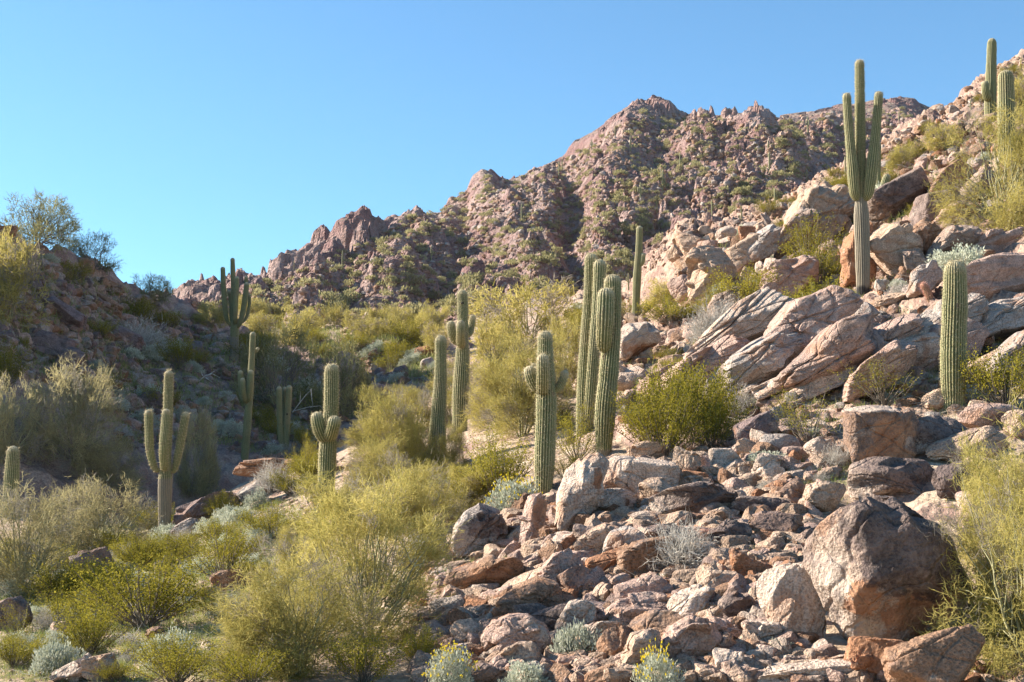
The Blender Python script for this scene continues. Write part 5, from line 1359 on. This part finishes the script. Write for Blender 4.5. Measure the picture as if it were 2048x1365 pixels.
palo2 = [(PV[3], 850, 965, 715, 905, 838, None, 'palo verde standing behind the nest-hole saguaro'), (PV[1], 930, 1065, 740, 1000, 855, None, 'palo verde between the nest-hole and the stocky saguaro'),
 (PV[2], 770, 885, 775, 835, 862, None, 'palo verde behind the plain column saguaro'), (PV[0], 695, 800, 845, 750, 905, None, 'small palo verde on the slope behind the stout saguaro'), (PVf[0], 1090, 1170, 640, 1130, 790, None, 'palo verde left of the foot of the twin-column saguaro'),
 (PV[1], 775, 872, 815, 822, 975, None, 'palo verde between the stout saguaro and the plain column saguaro'), (PV[0], 880, 935, 850, 905, 960, None, 'narrow palo verde between the plain column and the nest-hole saguaro'),
 (PV[3], 690, 835, 880, 770, 1020, None, 'palo verde filling the slope right of the stout saguaro'), (PV[2], 668, 775, 975, 715, 1070, None, 'palo verde in front of the foot of the stout saguaro'),
 (PV[1], 560, 660, 1050, 610, 1150, None, 'low palo verde on the bank left of the big feathery one'), (PV[0], 890, 1000, 925, 945, 1015, None, 'palo verde under the nest-hole saguaro'), (PVf[1], 950, 1050, 640, 1000, 770, None, 'grey-green palo verde right of the nest-hole saguaro')]
for pr, x0, x1, tp, bx, by, Y, lb in palo2: plant('palo_verde_tree', pr, x0, x1, tp, bx, by, Y, lb, 'tree')
palo3 = [(PV[0], 1935, 2090, 915, 2015, 1150, None, 'stringy palo verde leaning beside the huge varnished boulder'), (PV[1], 1960, 2090, 1100, 2025, 1300, None, 'low palo verde in front of the stringy one at the right edge'),
 (PV[2], 500, 660, 1180, 580, 1290, None, 'palo verde joining the low spreading one on its left')]
for pr, x0, x1, tp, bx, by, Y, lb in palo3: plant('palo_verde_tree', pr, x0, x1, tp, bx, by, Y, lb, 'tree')
cre = [
 (CR[1], 1255, 1400, 780, 1330, 915, 'creosote bush in front of the large dense one'), (CR[0], 1370, 1475, 790, 1425, 905, 'creosote bush above the flat dark rock'), (CR[2], 1290, 1440, 735, 1365, 850, 'creosote bush behind the two dense ones'),
 (CR[0], 1225, 1370, 765, 1300, 905, 'large dense creosote bush right of the forked saguaro'), (CR[1], 1320, 1480, 735, 1400, 890, 'tallest dense creosote bush above the row of egg-shaped rocks'),
 (CR[2], 1430, 1560, 540, 1500, 625, 'creosote bush in front of the tan outcrop'), (CR[3], 1380, 1470, 570, 1425, 640, 'thin creosote bush under the outcrop face'), (CR[0], 1280, 1410, 592, 1345, 650, 'dark green creosote bush right of the slim saguaro'),
 (CR[1], 1570, 1710, 560, 1640, 665, 'creosote bush left of the foot of the giant saguaro'), (CR[3], 1560, 1690, 432, 1625, 540, 'tall creosote bush above the reddish barrel cactus'), (CR[2], 1600, 1690, 500, 1640, 572, 'low creosote bush around the barrel cactus'),
 (CRs[0], 1690, 1850, 722, 1770, 812, 'open creosote bush under the long sloping slab'), (CR[2], 1945, 2080, 700, 2010, 815, 'creosote bush at the right edge beside the thick saguaro'), (CRs[0], 1550, 1690, 780, 1620, 890, 'sparse creosote bush left of the square red-fronted block'),
 (CR[0], 935, 1070, 868, 1000, 1000, 'olive creosote bush left of the stocky budding saguaro'), (CR[3], 1105, 1205, 815, 1155, 925, 'creosote bush behind the pale knob'), (CR[1], 890, 980, 935, 935, 1020, 'low creosote bush before the burnt snag'),
 (CR[2], 180, 400, 1118, 290, 1258, 'wide golden creosote bush in the wash beside the blocky brown rock'), (CR[0], 110, 245, 1195, 180, 1310, 'golden creosote bush left of the wide one in the wash'), (CR[1], 270, 420, 1075, 345, 1130, 'low creosote bush at the foot of the three-armed saguaro'),
 (CR[3], 370, 520, 1050, 445, 1165, 'creosote bush on the bank above the blocky brown rock'), (CR[1], 415, 480, 985, 445, 1040, 'small bright creosote bush beside the red barrel cactus on the bank'), (CR[0], 260, 440, 1270, 350, 1372, 'creosote bush at the bottom edge left of the low palo verde'),
 (CR[2], 420, 580, 1300, 500, 1375, 'creosote bush at the bottom edge under the low palo verde'), (CR[1], 60, 180, 1130, 120, 1205, 'creosote bush behind the dark round boulder'), (CRs[0], 0, 90, 1205, 40, 1290, 'leggy creosote bush in front of the dark round boulder'),
 (CR[2], 660, 790, 1270, 725, 1368, 'yellow-green bush at the bottom edge under the big palo verde'), (CR[0], 480, 600, 1010, 540, 1085, 'creosote bush on the bank below the shaded red slab'), (CR[3], 590, 640, 870, 615, 950, 'thin creosote bush left of the stout saguaro'),
 (CR[1], 800, 880, 1255, 840, 1330, 'small yellow-green bush right of the big palo verde foot'), (CR[3], 1090, 1170, 905, 1130, 960, 'creosote bush between the stocky saguaro and the pale knob'), (CR[2], 330, 400, 675, 360, 735, 'dark creosote bush on the shaded slope left of the candelabra saguaro'),
 (CR[0], -30, 60, 680, 10, 780, 'dark creosote bush on the left hill at the frame edge'), (CR[1], 235, 310, 595, 270, 650, 'dark low bush on the flank of the left hill'), (CR[2], 780, 850, 640, 815, 700, 'yellow-green bush on the saddle left of the nest-hole saguaro'),
 (CR[3], 540, 620, 640, 580, 690, 'bright bush on the saddle above the broad dark palo verde')]
for pr, x0, x1, tp, bx, by, lb in cre: plant('creosote_bush', pr, x0, x1, tp, bx, by, None, lb, 'bush')
bri = [
 (BR[0], 1095, 1205, 1252, 1150, 1325, 'silver-green brittlebush dome in the lower rubble beside the rounded brown boulder'), (BF[0], 860, 945, 1305, 905, 1372, 'whitish brittlebush with yellow flowers at the bottom edge left of the flat dark rock'),
 (BF[1], 1268, 1355, 1312, 1315, 1378, 'yellow-flowered brittlebush at the bottom edge right of the white slab'), (BF[0], 980, 1075, 965, 1030, 1030, 'brittlebush with yellow blooms at the foot of the stocky saguaro'), (BR[1], 1010, 1090, 1325, 1050, 1372, 'grey brittlebush at the bottom edge beside the flat dark rock'),
 (BR[2], 290, 400, 1265, 345, 1325, 'pale silver brittlebush patch under the wide golden creosote'), (BR[0], 60, 160, 1290, 110, 1345, 'silver brittlebush in the bottom left corner'), (BR[1], 425, 500, 1195, 460, 1235, 'silver brittlebush in front of the blocky brown rock'),
 (BR[2], 1865, 1990, 495, 1920, 545, 'silvery bush above the tip of the thick single saguaro'), (BR[0], 1500, 1550, 575, 1525, 605, 'mint-green brittlebush above the sloping pink ledge'), (BR[1], 1490, 1580, 905, 1535, 935, 'turquoise brittlebush low among the pale blocks'),
 (BR[2], 490, 540, 980, 515, 1020, 'silver bush on the wash bank beside the tilted slab'), (BR[0], 820, 890, 1085, 850, 1125, 'pale low brittlebush left of the massive brown block'), (BR[1], 1730, 1775, 375, 1752, 425, 'grey bush under the egg-shaped arm behind the giant saguaro'),
 (BR[2], 1465, 1500, 452, 1482, 472, 'round mint brittlebush on the crest of the tan outcrop'), (BR[0], 1400, 1450, 1235, 1425, 1262, 'tiny silver bush below the white-faced slab'), (BR[1], 1540, 1590, 1280, 1562, 1310, 'small silver tuft bush under the leaning pale slab'),
 (BR[2], 1410, 1480, 570, 1448, 600, 'silver bush on the outcrop face')]
for pr, x0, x1, tp, bx, by, lb in bri: plant('brittlebush', pr, x0, x1, tp, bx, by, None, lb, 'bush')
gry = [
 (GT[0], 1300, 1430, 1045, 1365, 1135, 'grey leafless twig bush below the pink barrel cactus'),  (GT[2], 1450, 1530, 775, 1490, 830, 'white-grey twig bush right of the big creosote'),
 (GT[0], 500, 580, 925, 545, 985, 'ghostly grey bush in the shade below the triple-stemmed saguaro'), (GT[1], 800, 880, 1060, 840, 1130, 'dry grey twigs at the right foot of the big palo verde'), 
 (GT[0], 1370, 1470, 610, 1420, 690, 'bluish grey dry bush spreading over the sloping pink ledge'), (GT[1], 1720, 1790, 680, 1755, 730, 'grey and green tuft bush on the long sloping slab'), (GT[2], 1640, 1700, 890, 1670, 935, 'dry grey twigs left of the square red-fronted block'),
 (GT[0], 60, 150, 1215, 105, 1260, 'dry grey bush right of the dark round boulder'), (GT[1], 1570, 1680, 600, 1625, 680, 'pale dry twigs under the creosote by the giant saguaro'), (GT[2], 1430, 1520, 600, 1475, 650, 'dry grey bush under the creosote at the outcrop'),
 (GT[0], 1770, 1830, 565, 1800, 600, 'small dry grey tuft right of the giant saguaro foot'), (GT[1], 880, 940, 1000, 905, 1050, 'dead dark twigs under the palo verde by the burnt snag'), (GT[2], 220, 330, 640, 280, 700, 'grey dry bush on the flank of the left hill')]
for pr, x0, x1, tp, bx, by, lb in gry: plant('dry_twig_bush', pr, x0, x1, tp, bx, by, None, lb, 'bush')

def scatter_plants(name, protos, poly, cnt, s0, s1, asp, phrase, group, minY=0):
    pts = [rand_in(poly) for _ in range(cnt)]
    pp = cast([a[0] for a in pts], [a[1] for a in pts])
    for (x, y), p in zip(pts, pp):
        if np.isnan(p[1]) or p[1] < minY: continue
        s = random.uniform(s0, s1)
        r = plant(name, random.choice(protos), x - s / 2, x + s / 2, y - s * asp, x, y, float(p[1]))
        later(r, x, y - s * asp / 2, phrase, group, 'bush')
Z_SH2 = [(180,740),(330,680),(480,700),(640,780),(860,720),(870,790),(700,830),(600,930),(420,890),(240,900)]
scatter_plants('brittlebush', BR, Z_SH2, 26, 24, 60, .55, 'blue-grey brittlebush in shade', 'brittlebushes on the shaded slope')
scatter_plants('creosote_bush', CR, Z_SH2, 12, 36, 90, .6, 'dark shaded creosote', 'creosote bushes on the shaded slope')
scatter_plants('brittlebush', BR, Z_LEFT, 9, 20, 50, .5, 'small silver bush', 'bushes on the left hill')
scatter_plants('brittlebush', BR, Z_WASH, 50, 24, 70, .5, 'pale silver bush', 'silver bushes in the wash')
scatter_plants('brittlebush', BR, Z_MID + [], 22, 16, 40, .5, 'small mint-grey bush', 'small bushes of the slabby slope')
B1 = [(1080,640),(1265,595),(1250,720),(1110,800)]; B2 = [(500,985),(690,905),(890,960),(900,1010),(560,1090)]
scatter_plants('brittlebush', BR, B1, 9, 22, 44, .5, 'pale silver bush', 'bushes beside the slim saguaro')
scatter_plants('creosote_bush', CR, B1, 9, 40, 80, .6, 'olive creosote', 'creosote bushes beside the slim saguaro')
scatter_plants('brittlebush', BR, B2, 14, 24, 54, .5, 'pale silver bush', 'bushes on the wash bank')
scatter_plants('creosote_bush', CR, B2, 14, 46, 96, .6, 'golden-green creosote', 'creosote bushes on the wash bank')
scatter_plants('brittlebush', BR, Z_UP, 16, 14, 34, .5, 'small mint-grey bush', 'small bushes of the upper slope')
scatter_plants('brittlebush', BR, [(680,690),(860,690),(880,740),(720,740)], 16, 18, 44, .5, 'pale sunlit bush', 'bushes on the saddle')
scatter_plants('creosote_bush', CR, Z_WASH, 34, 50, 120, .6, 'golden-green creosote', 'creosote bushes in the wash')
scatter_plants('creosote_bush', CR, [(440,640),(640,690),(860,700),(870,730),(640,720),(440,690)], 14, 30, 70, .6, 'sunlit creosote', 'creosote bushes on the saddle')
scatter_plants('creosote_bush', CRs + CR, Z_MID, 12, 30, 70, .55, 'low yellow-green bush', 'creosote bushes of the slabby slope')
scatter_plants('creosote_bush', CR, [(1480,460),(1700,330),(1900,225),(2048,130),(2048,300),(1880,420),(1560,560)], 54, 22, 58, .6, 'yellow-green creosote', 'creosote bushes of the upper slope')
scatter_plants('creosote_bush', CR, Z_LEFT + [], 8, 30, 70, .6, 'dark creosote', 'creosote bushes on the left hill')
scatter_plants('dry_twig_bush', GT, Z_RUB, 9, 16, 46, .6, 'grey dry tuft', 'dry tufts in the rubble')
scatter_plants('dry_twig_bush', GT, Z_MID, 8, 18, 50, .6, 'grey dry tuft', 'dry tufts of the slabby slope')
scatter_plants('dry_twig_bush', GT, Z_SH2, 18, 24, 50, .6, 'bluish dry bush', 'dry bushes on the shaded slope')
scatter_plants('dry_twig_bush', GT, Z_WASH, 16, 24, 60, .55, 'dry grey bush', 'dry bushes in the wash')
scatter_plants('palo_verde_tree', PVf, [(380,640),(640,645),(880,650),(900,690),(640,700),(440,680)], 12, 40, 80, .7, 'small sunlit palo verde', 'palo verdes on the saddle')
for o, *_ in PENDING:
    if o.name.startswith('palo'): o['category'] = 'tree'

# far scrub: the larger bushes one by one, the rest as one growth
pts = []
while len(pts) < 1050:
    x, y = rand_in(Z_MT)
    if random.random() < .45 + .7 * float(vnoise2(np.array([x / 60]), np.array([y / 40]), 12)[0]) - .05: pts.append((x, y))
for (sx, sy), (ex, ey) in zip(SKY[3:-2], SKY[4:-1]) if False else []: pass
pp = cast([a[0] for a in pts], [a[1] for a in pts])
sel = [(a, Vector(p)) for a, p in zip(pts, pp) if not np.isnan(p[1]) and p[1] > 165]
sizes = sorted([random.uniform(.45, .75) + .85 * random.random() ** 2.5 for _ in sel], reverse=True)
for i, ((x, y), p) in enumerate(sel[:290]):
    pr = random.choice(SC); r = obj('desert_scrub', pr['parts'][0][1], loc=p - Vector((0, 0, .15)))
    k = sizes[i] * 1.05; r.scale = (k, k, k * random.uniform(.75, 1.15)); r.rotation_euler.z = random.uniform(0, 6.28)
    later(r, x, y, 'olive bush', 'bushes on the far mountainside', 'bush')
    r['label'] = 'small olive bush growing on the far rocky mountainside'
PENDING = [q for q in PENDING if not q[0].name.startswith('desert_scrub')]
acc = Acc()
lite = [scrub_shape(680 + q, 70, .27) for q in range(5)]
for i, ((x, y), p) in enumerate(sel[290:]):
    V, Q, t_ = lite[i % 5]; a = RNG.uniform(0, 6.28); k = sizes[290 + i]
    R = np.array([[math.cos(a), -math.sin(a), 0], [math.sin(a), math.cos(a), 0], [0, 0, 1]])
    acc.add(V @ R.T * k + np.array(p), Q, None, np.clip(t_ + RNG.normal(0, .15), 0, 1))
tag(obj('scrub', acc.mesh('scrub', [M['scrub']])), 'low olive scrub covering the far mountainside between the larger bushes', 'scrub', None, 'stuff')

# grass and small green annuals
acc = Acc()
gp = [([(0,1090),(600,1000),(620,1365),(0,1365)], 3600), (Z_SH2, 900), (Z_LEFT, 700), ([(800,1050),(1000,1000),(1060,1130),(850,1365)], 350), ([(1560,900),(1720,930),(1680,1010),(1560,1000)], 160), (Z_MID, 500), (Z_UP, 800), ([(560,650),(880,690),(880,760),(640,720)], 350), (Z_RUB, 300)]
X = [rand_in(po) for po, c in gp for _ in range(c)]
pp = cast([a[0] for a in X], [a[1] for a in X]); pp = pp[~np.isnan(pp[:, 1])]
nb = 16; N = len(pp) * nb
P = np.repeat(pp, nb, 0) + RNG.normal(0, .07, (N, 3)) * np.array([1, 1, 0]) * (np.repeat(pp[:, 1], nb)[:, None] / 28)
D = unit(RNG.normal(0, .5, (N, 3)) + np.array([0, 0, 1.0]))
sc_ = np.repeat(pp[:, 1], nb) / 26
V, Q, T, t_, *_ = ribbons(P, D, RNG.uniform(.06, .2, N) * sc_, .004 * sc_, RNG, .5, np.clip(np.repeat(RNG.uniform(0, 1, len(pp)), nb) + RNG.normal(0, .15, N), 0, 1))
acc.add(V, Q, T, t_)
tag(obj('grass', acc.mesh('grass', [M['grass']])), 'thin green and straw-coloured grass tufts between the rocks and bushes', 'grass', None, 'stuff')

acc = Acc()
X = [rand_in(po) for po, c in [(Z_WASH, 2200), ([(480,990),(900,900),(920,1330),(480,1365)], 1400), (Z_RUB, 900), (Z_MID, 700), (Z_UP, 700), ([(900,640),(1260,620),(1200,900),(860,960)], 600)] for _ in range(c)]
pp = cast([a[0] for a in X], [a[1] for a in X]); pp = pp[~np.isnan(pp[:, 1])]
N = len(pp); sc_ = pp[:, 1] / 24
D = unit(RNG.normal(0, 1, (N, 3)) * np.array([1, 1, .25]))
V, Q, T, t_, *_ = ribbons(pp + np.array([0, 0, .03]), D, RNG.uniform(.1, .5, N) * sc_, .005 * sc_, RNG, .4, RNG.uniform(0, 1, N))
acc.add(V, Q, T, t_)
tag(obj('litter', acc.mesh('litter', [M['greytwig']])), 'fallen grey twigs lying on the ground between rocks and bushes', 'twigs', None, 'stuff')

# ------------------------------------------------------------------ dead wood
def dead(name, lines, mat, label, Y, w=5):
    acc = Acc(); k = 1 / ppm(Y); b = pt(*lines[0][0], Y)
    for L in lines:
        path = [tuple(pt(x, y, Y + random.uniform(-.15, .15)) - b) for x, y in L]
        V, Q = tube(path, np.linspace(w * k / 2, w * k / 6, len(path)), 6); acc.add(V, Q)
    tag(obj(name, acc.mesh(name, [M[mat]], True), loc=b), label, 'dead branch')
dead('dead_branch', [[(585,825),(598,808),(612,790),(624,778)], [(600,806),(601,785)]], 'deadwood', 'bleached forked dead branch standing in shade right of the triple-stemmed saguaro', 63, 1.8)
dead('dead_branch', [[(590,822),(615,815),(640,812),(648,822)], [(622,778),(624,800),(626,812)]], 'deadwood', 'low bleached dead branch lying behind the stout saguaro', 62.6, 1.6)
dead('burnt_snag', [[(945,1000),(948,985),(952,970),(953,956)], [(930,1000),(945,988),(960,984),(978,985)], [(946,990),(938,1005),(925,1015)]], 'charwood', 'charred black snag beside the yellow-flowered brittlebush', at(950, 1008).y - .3, 9)
dead('burnt_snag', [[(1033,962),(1040,950),(1050,938)]], 'charwood', 'charred stick poking out of the creosote left of the stocky saguaro', at(1035, 985).y - .6, 5)
dead('dead_branch', [[(395,765),(410,752),(425,748),(440,756)], [(405,752),(402,742)], [(418,750),(430,742)], [(410,755),(425,765)]], 'deadwood', 'tangle of pale dead branches on the shaded slope left of the thin saguaro', at(415, 775).y, 2.5)

describe_all()

# ------------------------------------------------------------------ light, sky, camera
SUN_AZ = math.radians(-74)     # measured from straight ahead towards the right
SUN_EL = math.radians(28)
to = Vector((math.sin(SUN_AZ) * math.cos(SUN_EL), math.cos(SUN_AZ) * math.cos(SUN_EL), math.sin(SUN_EL)))
ld = bpy.data.lights.new('sun', 'SUN'); ld.energy = 5.0; ld.angle = math.radians(.53); ld.color = (1.0, .91, .78)
lo = bpy.data.objects.new('sun', ld); COL.objects.link(lo)
lo.rotation_euler = (-to).to_track_quat('-Z', 'Y').to_euler(); lo.location = to * 300
world = bpy.data.worlds.new('World'); scene.world = world; world.use_nodes = True
wt = world.node_tree; wt.nodes.clear()
sky = wt.nodes.new('ShaderNodeTexSky'); sky.sky_type = 'NISHITA'; sky.sun_disc = False
sky.sun_elevation = SUN_EL; sky.sun_rotation = SUN_AZ
sky.altitude = 400; sky.air_density = 1.0; sky.dust_density = .25; sky.ozone_density = 2.4
bg = wt.nodes.new('ShaderNodeBackground'); bg.inputs[1].default_value = .07
wo = wt.nodes.new('ShaderNodeOutputWorld')
tint = wt.nodes.new('ShaderNodeMix'); tint.data_type = 'RGBA'; tint.blend_type = 'MULTIPLY'; tint.inputs[0].default_value = 1; tint.inputs[7].default_value = (.67, .955, 1.05, 1)
wt.links.new(sky.outputs[0], tint.inputs[6]); wt.links.new(tint.outputs[2], bg.inputs[0]); wt.links.new(bg.outputs[0], wo.inputs[0])

# the thin blue desert air
bx = [(-420, -8, -15.2), (420, -8, -15.2), (420, 640, -15.2), (-420, 640, -15.2), (-420, -8, 175), (420, -8, 175), (420, 640, 175), (-420, 640, 175)]
bq = [(0, 3, 2, 1), (4, 5, 6, 7), (0, 1, 5, 4), (1, 2, 6, 5), (2, 3, 7, 6), (3, 0, 4, 7)]
hm = bpy.data.materials.new('air'); hm.use_nodes = True; hm.node_tree.nodes.clear()
hv = hm.node_tree.nodes.new('ShaderNodeVolumePrincipled'); ho = hm.node_tree.nodes.new('ShaderNodeOutputMaterial')
hv.inputs['Color'].default_value = (.80, .87, 1, 1); hv.inputs['Density'].default_value = .00005; hv.inputs['Anisotropy'].default_value = .2
hm.node_tree.links.new(hv.outputs[0], ho.inputs['Volume'])
tag(obj('haze', mesh_np('haze', bx, quads=bq, mats=[hm], smooth=False)), 'faint blue haze in the air in front of the far mountain', 'haze', None, 'stuff')

cd = bpy.data.cameras.new('camera'); cam = bpy.data.objects.new('camera', cd); COL.objects.link(cam)
cd.sensor_width = 36; cd.lens = 18 / math.tan(HFOV / 2); cd.clip_start = .1; cd.clip_end = 6000
cam.location = (0, 0, EYE); cam.rotation_euler = (math.radians(90) + PITCH, 0, 0)
scene.camera = cam
vs = scene.view_settings; vs.view_transform = 'Standard'; vs.look = 'None'; vs.gamma = 1; vs.exposure = 1.6; vs.use_curve_mapping = False
scene.cycles.use_denoising = True
scene.cycles.max_bounces = 6; scene.cycles.diffuse_bounces = 3; scene.cycles.transmission_bounces = 3; scene.cycles.transparent_max_bounces = 4
